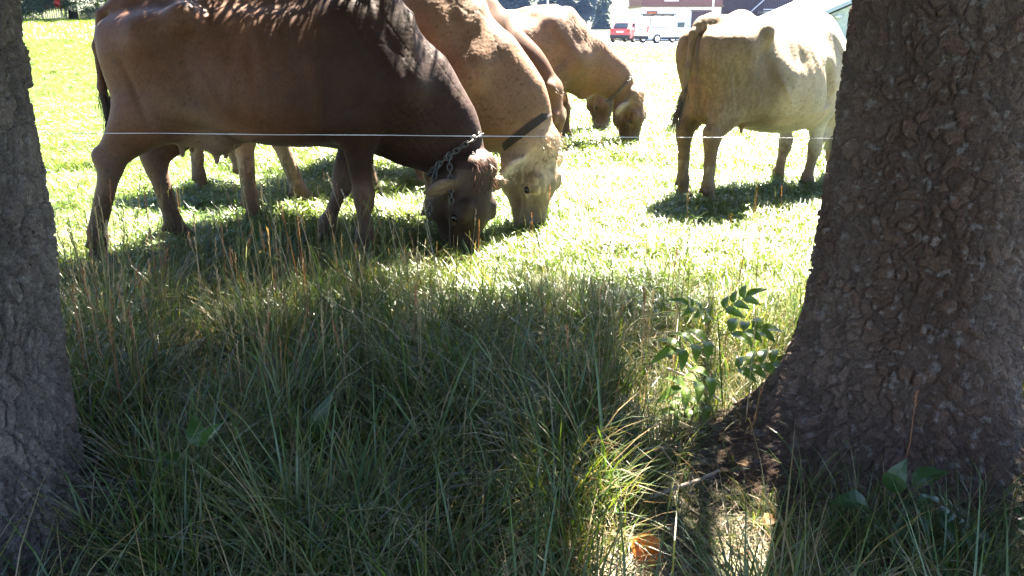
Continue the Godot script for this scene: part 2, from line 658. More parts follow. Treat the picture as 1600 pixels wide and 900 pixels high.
		f.add(e0 + ed * el * 0.36 + en * 0.040, e0 + ed * el * 0.8 + en * 0.040, 0.030, 0.022, 0.015, c.get("ear_inner", skin), en, 0.9, 1)
	# tail
	var tl: Array = c.tail
	for i in tl.size() - 1:
		var t0: float = 0.031 - 0.016 * i / (tl.size() - 1.0)
		var t1: float = 0.031 - 0.016 * (i + 1) / (tl.size() - 1.0)
		f.add(tl[i], tl[i + 1], t0, t1, 0.03, c.get("tail_color", coat))
	for e in c.get("extra", []):
		f.add(e[0], e[1], e[2], e[3], e[4], e[5], e[6] if e.size() > 6 else Vector3.ZERO, e[7] if e.size() > 7 else 1.0, e[8] if e.size() > 8 else 0)
	return f


func foot(f: Flesh, fet: Vector3, hoof: Vector3, s: float, leg: Color, horny: Color) -> void:
	f.add(fet + Vector3(-0.006, 0.012, 0), fet + Vector3(-0.006, -0.012, 0), 0.046, 0.046, 0.03, leg)
	var top := hoof + Vector3(-0.012, 0.075, 0)
	f.add(fet, top, 0.039, 0.042, 0.03, leg)
	for q in [-1.0, 1.0]:
		f.add(hoof + Vector3(-0.025, 0.052, 0.026 * q), hoof + Vector3(0.045, 0.024, 0.027 * q), 0.034, 0.021, 0.012, horny)
		f.add(hoof + Vector3(-0.03, 0.028, 0.026 * q), hoof + Vector3(0.03, 0.022, 0.027 * q), 0.026, 0.02, 0.01, horny)
		f.add(fet + Vector3(-0.048, -0.02, 0.022 * q), fet + Vector3(-0.058, -0.038, 0.026 * q), 0.015, 0.011, 0.01, horny)


func cattle_list() -> Array:
	var tan_coat := lin(0.205, 0.12, 0.072)
	return [
		{"chain": "dark iron chain slung round the neck of the dark brown cow, end dangling", "hang": [[14, -0.05, 0.27, 0.02, -0.01], [11, 0.01, 0.24, 0.02, 0.0]], "key": "A", "pos": Vector3(-1.24, 0, -4.47), "yaw": 3.0, "scale": 1.02, "cell": 0.0122, "rib": 0.0042, "fore_mix": 0.85,
			"label": "dark brown cow with a chain round its neck, grazing face on with dusky head", "coat": lin(0.128, 0.058, 0.029), "fore": lin(0.032, 0.0145, 0.009), "pale": lin(0.202, 0.114, 0.061),
			"leg": lin(0.143, 0.090, 0.059), "face": lin(0.029, 0.016, 0.012), "skin": lin(0.252, 0.155, 0.093), "ear_color": lin(0.184, 0.131, 0.095),
			"hind": [[-0.06, 0, -0.06, -0.04, 0, 0], [-0.17, 0.03, -0.34, -0.39, -0.18, 0]], "fore_legs": [[-0.15, 0, -0.25, -0.29, 0], [0, -0.03, 0.0, -0.02, 0]],
			"neck": [[0.42, 1.04, 0, 0.29], [0.66, 0.88, 0, 0.235], [0.83, 0.68, 0.03, 0.175], [0.96, 0.50, 0.07, 0.115]],
			"dewlap": [[0.55, 0.66, 0, 0.62, 0.60, 0, 0.10, 0.09], [0.66, 0.68, 0, 0.80, 0.55, 0.02, 0.10, 0.07]], "brisket": -0.08,
			"head": Vector3(1.03, 0.47, 0.13), "head_u": Vector3(-0.14, -1, -0.02), "head_f": Vector3(0.68, 0.1, 0.72), "ear": 0.16, "tuft": lin(0.072, 0.034, 0.020), "udder": 1.12, "head_scale": 1.16, "ear_droop": 0.28,
			"tail": [Vector3(-0.79, 1.33, 0), Vector3(-0.875, 1.27, 0.01), Vector3(-0.912, 1.12, 0.03), Vector3(-0.908, 0.92, 0.06), Vector3(-0.875, 0.76, 0.11)]},
		{"collar": "dark leather collar buckled round the light brown cow's neck", "tuft": lin(0.209, 0.148, 0.093), "key": "B", "pos": Vector3(-0.91, 0, -5.26), "yaw": -11.0, "scale": 1.08, "cell": 0.0125, "rib": 0.003,
			"label": "light brown cow with dark leather collar and pale face, grazing in profile", "coat": tan_coat, "fore": lin(0.20, 0.112, 0.068), "pale": lin(0.282, 0.183, 0.104),
			"leg": lin(0.242, 0.163, 0.099), "face": lin(0.46, 0.34, 0.22), "ear_color": lin(0.550, 0.458, 0.347), "ear_inner": lin(0.304, 0.156, 0.077),
			"hind": [[0.03, 0, 0.08, 0.12, 0.03, 0], [-0.03, 0, -0.08, -0.10, 0, 0]], "fore_legs": [[0.05, 0, -0.05, -0.1, 0], [0, 0, 0, 0, 0]],
			"neck": [[0.42, 1.05, 0, 0.29], [0.67, 0.88, 0, 0.25], [0.84, 0.71, 0, 0.20], [0.97, 0.54, 0, 0.13]],
			"dewlap": [[0.58, 0.70, 0, 0.72, 0.55, 0, 0.10, 0.09]],
			"head": Vector3(1.05, 0.49, 0.02), "head_u": Vector3(-0.05, -1, 0.0), "head_f": Vector3(0.86, 0.1, 0.5), "ear": 0.17, "ear_droop": 0.5,
			"tail": [Vector3(-0.80, 1.32, 0), Vector3(-0.87, 1.22, 0), Vector3(-0.88, 0.9, 0.0), Vector3(-0.87, 0.6, 0.0)]},
		{"key": "C", "pos": Vector3(-0.79, 0, -7.2), "yaw": -4.0, "scale": 1.06, "cell": 0.018, "rib": 0.0,
			"label": "reddish brown cow hidden behind the light brown cow with the leather collar", "coat": lin(0.116, 0.053, 0.027), "fore": lin(0.100, 0.043, 0.023), "pale": lin(0.177, 0.103, 0.058),
			"leg": lin(0.171, 0.108, 0.062), "face": lin(0.146, 0.078, 0.044), "ear_color": lin(0.208, 0.122, 0.071),
			"hind": [[0, 0, 0, 0, 0, 0], [-0.05, 0, 0.1, 0.14, 0, 0]], "fore_legs": [[0, 0, 0, 0, 0], [0, 0, 0, 0, 0]],
			"neck": [[0.42, 1.05, 0, 0.28], [0.66, 0.94, 0, 0.22], [0.84, 0.82, 0, 0.17], [1.0, 0.70, 0, 0.13]],
			"head": Vector3(1.08, 0.66, 0.02), "head_u": Vector3(0.10, -1, 0.0), "head_f": Vector3(0.9, 0.1, 0.4), "ear": 0.16, "ear_droop": 0.4,
			"tail": [Vector3(-0.80, 1.32, 0), Vector3(-0.87, 1.22, 0), Vector3(-0.88, 0.9, 0.0), Vector3(-0.87, 0.6, 0.0)]},
		{"chain": "thin chain round the neck of the tan cow grazing far out", "hang": [[16, 0.0, 0.25, 0.02, 0.0]], "tuft": lin(0.257, 0.188, 0.126), "key": "D", "pos": Vector3(0.04, 0, -8.7), "yaw": 0.0, "scale": 1.0, "cell": 0.015, "rib": 0.002,
			"label": "tan cow with thin neck chain grazing far out beside the barrel of another", "coat": lin(0.20, 0.115, 0.066), "fore": lin(0.165, 0.098, 0.06), "pale": lin(0.188, 0.119, 0.064),
			"leg": lin(0.151, 0.089, 0.051), "face": lin(0.126, 0.074, 0.043), "ear_color": lin(0.339, 0.270, 0.201),
			"hind": [[0, 0, 0, 0, 0, 0], [0, 0, 0, 0, 0, 0]], "fore_legs": [[0.12, 0, 0.15, 0.15, 0], [0, 0, 0, 0, 0]],
			"neck": [[0.42, 1.05, 0, 0.28], [0.72, 0.92, 0, 0.23], [0.98, 0.74, 0, 0.18], [1.17, 0.56, 0, 0.12]],
			"dewlap": [[0.58, 0.70, 0, 0.70, 0.58, 0, 0.10, 0.08]],
			"head": Vector3(1.27, 0.53, 0.03), "head_u": Vector3(0.04, -1, 0.0), "head_f": Vector3(0.8, 0.1, 0.6), "ear": 0.16, "ear_droop": 0.3,
			"tail": [Vector3(-0.80, 1.32, 0), Vector3(-0.87, 1.22, 0), Vector3(-0.88, 0.9, 0.0), Vector3(-0.87, 0.6, 0.0)]},
		{"key": "E", "pos": Vector3(-0.05, 0, -9.7), "yaw": 0.0, "scale": 1.03, "cell": 0.02, "rib": 0.0,
			"label": "brown cow mostly hidden behind the tan one, its head between that cow's legs and neck", "coat": lin(0.171, 0.091, 0.047), "fore": lin(0.151, 0.086, 0.045), "pale": lin(0.263, 0.200, 0.083),
			"leg": lin(0.208, 0.132, 0.063), "face": lin(0.107, 0.059, 0.035), "ear_color": lin(0.339, 0.270, 0.201),
			"hind": [[0, 0, 0, 0, 0, 0], [0, 0, 0, 0, 0, 0]], "fore_legs": [[0.0, 0, 0.0, 0.0, 0], [0.12, 0, 0.12, 0.12, 0]],
			"neck": [[0.42, 1.05, 0, 0.28], [0.68, 0.90, 0, 0.23], [0.88, 0.74, 0, 0.18], [1.04, 0.60, 0, 0.12]],
			"head": Vector3(1.12, 0.56, 0.03), "head_u": Vector3(0.0, -1, 0.0), "head_f": Vector3(0.5, 0.1, 0.85), "ear": 0.16, "ear_droop": 0.3,
			"tail": [Vector3(-0.80, 1.32, 0), Vector3(-0.87, 1.22, 0), Vector3(-0.88, 0.9, 0.0), Vector3(-0.87, 0.6, 0.0)]},
		{"bell": "grey metal cow bell hanging below the pale dun cow's neck", "key": "F", "pos": Vector3(1.90, 0, -6.15), "yaw": 32.0, "scale": 0.945, "dip": 0.03, "rear_mix": 0.75, "cell": 0.0135, "rib": 0.0015,
			"label": "pale dun cow with mud-stained hindquarters and hanging tail, standing alone near the thick trunk", "coat": lin(0.38, 0.30, 0.205), "fore": lin(0.44, 0.38, 0.30), "pale": lin(0.37, 0.30, 0.18),
			"leg": lin(0.258, 0.196, 0.124), "face": lin(0.358, 0.255, 0.152), "skin": lin(0.505, 0.248, 0.115), "fat": 1.18, "belly": 0.10, "hook": 0.5, "dirt": 0.8,
			"hind": [[0.0, 0, -0.02, -0.04, 0, 0], [-0.03, 0, -0.08, -0.10, 0, 0]], "extra": [[Vector3(-0.70, 0.88, 0), Vector3(-0.62, 0.72, 0), 0.10, 0.14, 0.06, lin(0.521, 0.253, 0.119)], [Vector3(-0.62, 0.66, 0.06), Vector3(-0.62, 0.57, 0.07), 0.022, 0.014, 0.02, lin(0.521, 0.253, 0.119)]], "fore_legs": [[0.04, 0, 0.0, 0.0, 0], [0.04, 0, 0.0, 0.0, 0]],
			"neck": [[0.42, 1.05, 0, 0.29], [0.68, 0.90, 0, 0.24], [0.90, 0.70, 0, 0.18], [1.06, 0.52, 0, 0.12]],
			"dewlap": [[0.58, 0.68, 0, 0.74, 0.48, 0, 0.11, 0.09]],
			"head": Vector3(1.16, 0.50, 0.0), "head_u": Vector3(0.05, -1, 0.0), "head_f": Vector3(1, 0.1, 0.0), "ear": 0.17, "ear_droop": 0.3,
			"tail": [Vector3(-0.80, 1.33, 0), Vector3(-0.88, 1.24, 0.01), Vector3(-0.91, 1.0, 0.02), Vector3(-0.92, 0.80, 0.0), Vector3(-0.93, 0.68, -0.03)]},
		{"key": "G", "pos": Vector3(-1.62, 0, -6.35), "yaw": 0.0, "scale": 1.02, "cell": 0.022, "rib": 0.0,
			"label": "brown cow whose pale legs show beneath the belly of the dark brown one", "coat": lin(0.152, 0.083, 0.041), "fore": lin(0.126, 0.068, 0.037), "pale": lin(0.226, 0.143, 0.074),
			"leg": lin(0.225, 0.149, 0.087), "face": lin(0.113, 0.065, 0.038), "ear_color": lin(0.252, 0.148, 0.086),
			"hind": [[0, 0, 0.08, 0.1, 0, 0], [-0.05, 0, -0.12, -0.14, 0, 0]], "fore_legs": [[0, 0, 0, 0, 0], [0.08, 0, 0.1, 0.1, 0]],
			"neck": [[0.42, 1.05, 0, 0.28], [0.66, 0.90, 0, 0.22], [0.84, 0.74, 0, 0.17], [0.98, 0.56, 0, 0.12]],
			"head": Vector3(1.04, 0.52, 0.02), "head_u": Vector3(-0.05, -1, 0.0), "head_f": Vector3(0.9, 0.1, 0.4), "ear": 0.16, "ear_droop": 0.4,
			"tail": [Vector3(-0.80, 1.32, 0), Vector3(-0.87, 1.22, 0), Vector3(-0.88, 0.9, 0.0), Vector3(-0.87, 0.6, 0.0)]},
		{"key": "H", "pos": Vector3(-2.95, 0, -9.2), "yaw": 0.0, "scale": 1.0, "cell": 0.024, "rib": 0.0,
			"label": "brown cow out in the meadow, screened by the dark brown one but for a leg", "coat": lin(0.139, 0.077, 0.039), "pale": lin(0.226, 0.143, 0.074),
			"leg": lin(0.151, 0.089, 0.048), "face": lin(0.113, 0.065, 0.038),
			"hind": [[0, 0, 0, 0, 0, 0], [0, 0, 0, 0, 0, 0]], "fore_legs": [[0, 0, 0, 0, 0], [0.05, 0, 0.05, 0.05, 0]],
			"neck": [[0.42, 1.05, 0, 0.28], [0.66, 0.90, 0, 0.22], [0.84, 0.74, 0, 0.17], [0.98, 0.56, 0, 0.12]],
			"head": Vector3(1.04, 0.52, 0.02), "head_u": Vector3(-0.05, -1, 0.0), "head_f": Vector3(0.9, 0.1, 0.4), "ear": 0.16, "ear_droop": 0.4,
			"tail": [Vector3(-0.80, 1.32, 0), Vector3(-0.87, 1.22, 0), Vector3(-0.88, 0.9, 0.0), Vector3(-0.87, 0.6, 0.0)]},
	]


func coat_paint(c: Dictionary) -> Callable:
	var n := FastNoiseLite.new()
	n.seed = hash(c.key) % 1000
	n.frequency = 1.0
	n.fractal_octaves = 2
	n.noise_type = FastNoiseLite.TYPE_SIMPLEX_SMOOTH
	var dirt: float = c.get("dirt", 0.0)
	var fore_mix: float = c.get("fore_mix", 0.0)   # breed marking: darker forequarters
	var fore: Color = c.get("fore", c.coat)
	var rear_mix: float = c.get("rear_mix", 0.0)   # dung-stained brown hindquarters
	var rear := lin(0.135, 0.08, 0.038)
	var mud: Color = lin(0.055, 0.035, 0.02) if dirt == 0.0 else lin(0.11, 0.068, 0.034)
	return func(p: Vector3, base: Color) -> Color:
		var big := n.get_noise_3dv(p * 2.3)
		var v := 1.0 + 0.22 * big + 0.14 * n.get_noise_3dv(p * 6.0 + Vector3(4, 4, 4)) + 0.12 * n.get_noise_3dv(p * Vector3(18, 34, 18)) + 0.10 * n.get_noise_3dv(p * Vector3(55, 90, 55))
		var warm := 0.10 * n.get_noise_3dv(p * 3.7 + Vector3(9, 0, 0))
		if fore_mix > 0.0 and p.y > 0.5:
			base = base.lerp(fore, fore_mix * smoothstep(-0.15, 0.42, p.x + 0.22 * big))
		if rear_mix > 0.0 and p.y > 0.3:
			base = base.lerp(rear, rear_mix * smoothstep(-0.12, -0.42, p.x + 0.22 * big))
		var col := Color(base.r * v * (1.0 + warm), base.g * v, base.b * v * (1.0 - warm), 1.0)
		# dried mud: caked on the lower legs and, on the stained cow, over the hindquarters
		var low := smoothstep(0.50, 0.12, p.y) * 0.42
		if dirt > 0.0:
			low = maxf(low, dirt * smoothstep(-0.1, -0.65, p.x) * 0.18)
		var g := n.get_noise_3dv(p * Vector3(5, 3, 5) + Vector3(7, 3, 1)) * 0.42 + n.get_noise_3dv(p * Vector3(26, 11, 26)) * 0.58
		var m := smoothstep(0.62 - low, 0.72 - low, 0.5 + g * 0.55)
		var fleck := smoothstep(0.52, 0.6, n.get_noise_3dv(p * 38.0 + Vector3(2, 2, 2))) * 0.6
		return col.lerp(mud, maxf(m * 0.55 * minf(1.0, low * 8.0), fleck))


# ribs, creases behind elbow and shoulder, folds of the neck, lie of the hair: height in metres over the flesh
func hide_relief(c: Dictionary) -> Callable:
	var n := FastNoiseLite.new()
	n.seed = 50 + hash(c.key) % 100
	n.frequency = 1.0
	n.fractal_type = FastNoiseLite.FRACTAL_NONE
	n.noise_type = FastNoiseLite.TYPE_SIMPLEX_SMOOTH
	var marks := [[0.27, 1.00, 0.235, 0.68, 0.020, -0.013], [0.40, 1.27, 0.57, 0.98, 0.030, 0.010], [0.54, 1.26, 0.74, 0.88, 0.035, -0.012], [0.52, 0.95, 0.35, 0.80, 0.018, -0.008],
		[-0.71, 1.06, -0.60, 0.72, 0.020, -0.009], [-0.43, 1.20, -0.36, 0.92, 0.030, -0.009], [-0.33, 1.00, -0.17, 0.73, 0.018, 0.011], [-0.08, 1.22, -0.20, 0.84, 0.028, 0.006], [0.30, 0.72, -0.30, 0.66, 0.016, 0.006]]
	var from := PackedVector2Array()
	var span := PackedVector2Array()
	for m in marks:
		from.append(Vector2(m[0], m[1]))
		span.append(Vector2(m[2] - m[0], m[3] - m[1]))
	var ribs: float = c.rib
	return func(p: Vector3) -> float:
		var h := 0.0005 * n.get_noise_3d(p.x * 22.0, p.y * 48.0, p.z * 22.0) + 0.0003 * n.get_noise_3d(p.x * 60.0, p.y * 110.0, p.z * 60.0)
		if p.y < 0.55:
			return h
		if p.x < 0.95 and absf(p.z) > 0.09:
			var q := Vector2(p.x, p.y)
			for i in from.size():
				var d := q - from[i]
				var t := clampf(d.dot(span[i]) / span[i].length_squared(), 0.0, 1.0)
				var l: float = (d - span[i] * t).length() / marks[i][4]
				if l < 2.2:
					h += marks[i][5] * exp(-l * l) * sin(PI * (0.12 + 0.76 * t))
			if ribs > 0.0 and p.x > -0.22 and p.x < 0.32 and p.y > 0.78 and p.y < 1.28:
				var mask := smoothstep(-0.22, -0.08, p.x) * smoothstep(0.32, 0.18, p.x) * smoothstep(0.78, 0.92, p.y) * smoothstep(1.28, 1.16, p.y)
				h += ribs * mask * sin((p.x + 0.42 * p.y - 0.1 * p.y * p.y) * 66.0) * (0.7 + 0.6 * n.get_noise_3d(p.x * 4.0, p.y * 4.0, 0.0))
		if p.x > 0.42:
			# slack skin of neck and brisket
			var w := absf(n.get_noise_3d(p.x * 10.0 + p.y * 7.0, p.y * 1.6 - p.x * 1.6, p.z * 3.0))
			h -= 0.0022 * pow(1.0 - minf(1.0, w * 1.6), 5.0) * smoothstep(0.42, 0.60, p.x) * smoothstep(1.1, 0.85, p.x)
		return h


func cattle_start() -> Array:
	var jobs := []
	for c in cattle_list():
		var f := cow_flesh(c)
		f.paint = coat_paint(c)
		if c.cell < 0.016:
			f.relief = hide_relief(c)
		var t := Thread.new()
		t.start(f.build.bind(c.cell))
		jobs.append([c, f, t])
	return jobs


func cattle_end(jobs: Array) -> void:
	for j in jobs:
		var c: Dictionary = j[0]
		var f: Flesh = j[1]
		j[2].wait_to_finish()
		var o := thing("cow", c.pos, deg_to_rad(c.yaw))
		o.scale = Vector3.ONE * c.scale
		o.rotation.z = -c.get("dip", 0.0)
		tag(o, c.label, "cow", "brown cattle grazing the meadow")
		put("body", f.mesh(), M.coat, o)
		cow_details(c, o)


# hair, eyes and what the cow wears
func cow_details(c: Dictionary, o: Node3D) -> void:
	var r := RandomNumberGenerator.new()
	r.seed = hash(c.key)
	var hp: Vector3 = c.head
	var U: Vector3 = c.head_u.normalized()
	var N: Vector3 = (c.head_f - U * U.dot(c.head_f)).normalized()
	var W := U.cross(N)
	var hs: float = c.get("head_scale", 1.12)
	var X := func(u: float, n: float, w: float) -> Vector3: return hp + (U * u + N * n + W * w) * hs
	for s in [-1.0, 1.0]:
		var sp := SphereMesh.new()
		sp.radius = 0.0195
		sp.height = 0.039
		sp.radial_segments = 16
		sp.rings = 10
		var e := put("eye", sp, M.eye, o)
		e.position = X.call(0.212, -0.012, 0.101 * s)
		e.scale = Vector3.ONE * hs
	var rough: float = 1.0 if c.cell < 0.016 else 0.3
	# tuft on the poll
	var st := tool()
	var face: Color = c.get("tuft", c.get("face", c.coat))
	for i in int(420 * rough):
		var p: Vector3 = X.call(r.randf_range(-0.085, 0.06), r.randf_range(0.01, 0.06), r.randf_range(-0.075, 0.075))
		var d: Vector3 = (U * r.randf_range(0.1, 1.0) + N * r.randf_range(0.25, 0.8) + W * r.randf_range(-0.6, 0.6)).normalized()
		hair(st, p, d, U * 0.5, r.randf_range(0.03, 0.065), 0.0019, face * r.randf_range(0.8, 1.9), r)
	put("forelock", st.commit(), M.hair, o)
	# fringe of the ears
	st = tool()
	for s in [-1.0, 1.0]:
		var e0: Vector3 = X.call(0.055, -0.045, 0.09 * s)
		var ed: Vector3 = (W * s * 0.92 + U * c.get("ear_droop", 0.30) - N * 0.22).normalized()
		var en: Vector3 = (N * 0.75 + U * 0.65)
		en = (en - ed * ed.dot(en)).normalized()
		var ew := ed.cross(en)
		var el: float = c.get("ear", 0.17) * hs
		for i in int(110 * rough):
			var q := -1.0 if r.randf() < 0.5 else 1.0
			var t := r.randf_range(0.15, 1.1)
			var p: Vector3 = e0 + ed * el * t + ew * q * 0.054 * hs * sin(PI * clampf(t * 0.8 + 0.12, 0.0, 1.0)) + en * 0.008
			hair(st, p, (ew * q * 0.7 + ed * 0.6 + en * r.randf_range(0.0, 0.7)).normalized(), U * 0.3, r.randf_range(0.015, 0.04), 0.0013, c.get("ear_color", face) * r.randf_range(0.9, 1.5), r)
	put("ear_hair", st.commit(), M.hair, o)
	# switch of the tail
	st = tool()
	var tl: Array = c.tail
	var end: Vector3 = tl[tl.size() - 1]
	var td: Vector3 = (end - tl[tl.size() - 2]).normalized()
	for i in int(420 * rough):
		var p: Vector3 = end - td * r.randf_range(-0.02, 0.22) + Vector3(r.randf_range(-1, 1), 0, r.randf_range(-1, 1)) * 0.013
		hair(st, p, (td + Vector3(r.randf_range(-1, 1), 0, r.randf_range(-1, 1)) * 0.32).normalized(), Vector3(0, -0.9, 0), r.randf_range(0.10, 0.26), 0.0017, c.get("switch", lin(0.035, 0.024, 0.018)) * r.randf_range(0.7, 1.6), r)
	put("tail_switch", st.commit(), M.hair, o)
	# short upright hair along the neck and back, seen against the light
	if rough == 1.0:
		st = tool()
		var nk: Array = c.neck
		for i in 700:
			var t := r.randf_range(0.0, 2.98)
			var k := int(t)
			var f := t - k
			var a := Vector3(nk[k][0], nk[k][1], nk[k][2]).lerp(Vector3(nk[k + 1][0], nk[k + 1][1], nk[k + 1][2]), f)
			var d := (Vector3(nk[k + 1][0], nk[k + 1][1], nk[k + 1][2]) - Vector3(nk[k][0], nk[k][1], nk[k][2])).normalized()
			var up := Vector3(-d.y, d.x, 0.0).normalized()
			var rad := lerpf(nk[k][3], nk[k + 1][3], f)
			var w := r.randf_range(-0.35, 0.35)
			var p := a + (up * cos(w) + Vector3(0, 0, 0.6) * sin(w)) * (rad - 0.002)
			hair(st, p, (up * 0.8 + d * 0.5 + Vector3(0, 0, r.randf_range(-0.4, 0.4))).normalized(), d, r.randf_range(0.012, 0.028), 0.0011, c.get("fore", c.coat) * r.randf_range(0.8, 1.5), r)
		put("crest_hair", st.commit(), M.hair, o)
	var T := o.transform
	if c.has("chain"):
		neck_chain(c, T)
	if c.has("collar"):
		leather_collar(c, T)
	if c.has("bell"):
		cow_bell(c, T)


func hair(st: SurfaceTool, p: Vector3, d: Vector3, pull: Vector3, L: float, w: float, col: Color, r: RandomNumberGenerator) -> void:
	var ac := d.cross(Vector3(r.randf_range(-1, 1), r.randf_range(-1, 1), r.randf_range(-1, 1))).normalized()
	var q := p + d * L * 0.5
	var d2 := (d + pull * 0.7).normalized()
	col.a = 1.0
	blade(st, [p, q, q + d2 * L * 0.5], ac, w, col)


# points round the neck, t along its last two stretches
func neck_ring(c: Dictionary, k: int, f: float, grow: float, n: int, sag := 0.0) -> Array:
	var nk: Array = c.neck
	var p0 := Vector3(nk[k][0], nk[k][1], nk[k][2])
	var p1 := Vector3(nk[k + 1][0], nk[k + 1][1], nk[k + 1][2])
	var d := (p1 - p0).normalized()
	var u := Vector3(-d.y, d.x, 0).normalized()
	var w := d.cross(u).normalized()
	var rad := lerpf(nk[k][3], nk[k + 1][3], f)
	var out := []
	for i in n:
		var a := TAU * i / n
		out.append(p0.lerp(p1, f) + u * (rad + grow) * cos(a) + w * (rad * 0.62 + grow) * sin(a) - u * sag * maxf(0.0, -cos(a)) - Vector3(0, sag * 0.4, 0) * maxf(0.0, -cos(a)))
	return out


func link_mesh(L: float, w: float, r: float) -> ArrayMesh:
	var st := tool()
	var pts := []
	var rad := []
	for i in 13:
		var a := TAU * i / 12.0
		pts.append(Vector3(cos(a) * L * 0.5 * (1.0 if absf(cos(a)) > 0.5 else 1.0), sin(a) * w * 0.5, 0))
		rad.append(r)
	tube(st, pts, rad, 5, Color.WHITE, false)
	return st.commit()


func chain_links(o: Node3D, path: Array, mesh: Mesh, pitch: float, closed: bool) -> void:
	var pts := path.duplicate()
	if closed:
		pts.append(path[0])
	var left := 0.0
	var n := 0
	for i in pts.size() - 1:
		var a: Vector3 = pts[i]
		var b: Vector3 = pts[i + 1]
		var L := a.distance_to(b)
		while left < L:
			var p := a.lerp(b, left / L)
			var d := (b - a).normalized()
			var s := d.cross(Vector3(0.2, 0.9, 0.35)).normalized()
			var m := put("link", mesh, M.iron, o)
			var bs := Basis(d, s, d.cross(s))
			m.transform = Transform3D(bs * Basis(Vector3.RIGHT, PI * 0.5 * (n % 2) + 0.4), p)
			n += 1
			left += pitch
		left -= L


func neck_chain(c: Dictionary, T: Transform3D) -> void:
	var o := thing("neck_chain")
	tag(o, c.chain, "chain")
	var ring := neck_ring(c, 2, c.get("chain_at", 0.62), 0.030, 40, 0.02)
	var path := []
	for p in ring:
		path.append(T * p)
	var mesh := link_mesh(0.044, 0.027, 0.0042)
	chain_links(o, path, mesh, 0.030, true)
	for h in c.get("hang", []):
		var start: Vector3 = path[h[0]]
		var pts := []
		for i in 8:
			var t := i / 7.0
			pts.append(start + Vector3(h[1] * t + h[4] * sin(t * PI), -h[2] * t, h[3] * t))
		chain_links(o, pts, mesh, 0.030, false)


func leather_collar(c: Dictionary, T: Transform3D) -> void:
	var o := thing("leather_collar")
	tag(o, c.collar, "collar")
	var st := tool()
	for pair in [[neck_ring(c, 2, 0.66, 0.032, 40), neck_ring(c, 2, 0.86, 0.036, 40)], [neck_ring(c, 2, 0.86, 0.029, 40), neck_ring(c, 2, 0.66, 0.025, 40)]]:
		for i in 40:
			var j := (i + 1) % 40
			face4(st, T * pair[0][i], T * pair[1][i], T * pair[1][j], T * pair[0][j])
	put("strap", st.commit(), M.leather, o)
	var p: Vector3 = T * neck_ring(c, 2, 0.76, 0.038, 40)[33]
	st = tool()
	var t3 := Transform3D(Basis(Vector3(0.6, 0.5, 0.6).normalized(), 0.9), p)
	for q in [[Vector3(-0.03, -0.025, -0.004), Vector3(0.03, -0.018, 0.004)], [Vector3(-0.03, 0.018, -0.004), Vector3(0.03, 0.025, 0.004)], [Vector3(-0.03, -0.018, -0.004), Vector3(-0.023, 0.018, 0.004)], [Vector3(0.023, -0.018, -0.004), Vector3(0.03, 0.018, 0.004)]]:
		box(st, q[0], q[1], t3)
	put("buckle", st.commit(), M.iron, o)


func cow_bell(c: Dictionary, T: Transform3D) -> void:
	var o := thing("cow_bell")
	tag(o, c.bell, "bell")
	var st := tool()
	for pair in [[neck_ring(c, 2, 0.45, 0.010, 40), neck_ring(c, 2, 0.75, 0.012, 40)]]:
		for i in 40:
			var j := (i + 1) % 40
			face4(st, T * pair[0][i], T * pair[1][i], T * pair[1][j], T * pair[0][j])
	put("strap", st.commit(), M.leather, o)
	var low: Vector3 = T * neck_ring(c, 2, 0.6, 0.016, 40)[20]
	st = tool()
	tube(st, [low + Vector3(0, 0.02, 0), low + Vector3(0, -0.012, 0), low + Vector3(0, -0.03, 0), low + Vector3(0, -0.10, 0), low + Vector3(0, -0.14, 0), low + Vector3(0, -0.148, 0)], [0.012, 0.014, 0.045, 0.062, 0.072, 0.074], 20, Color.WHITE, true)
	put("bell_body", st.commit(), M.bell, o)
	st = tool()
	tube(st, [low + Vector3(0, -0.13, 0), low + Vector3(0, -0.16, 0), low + Vector3(0, -0.172, 0)], [0.006, 0.014, 0.008], 8)
	put("clapper", st.commit(), M.iron, o)


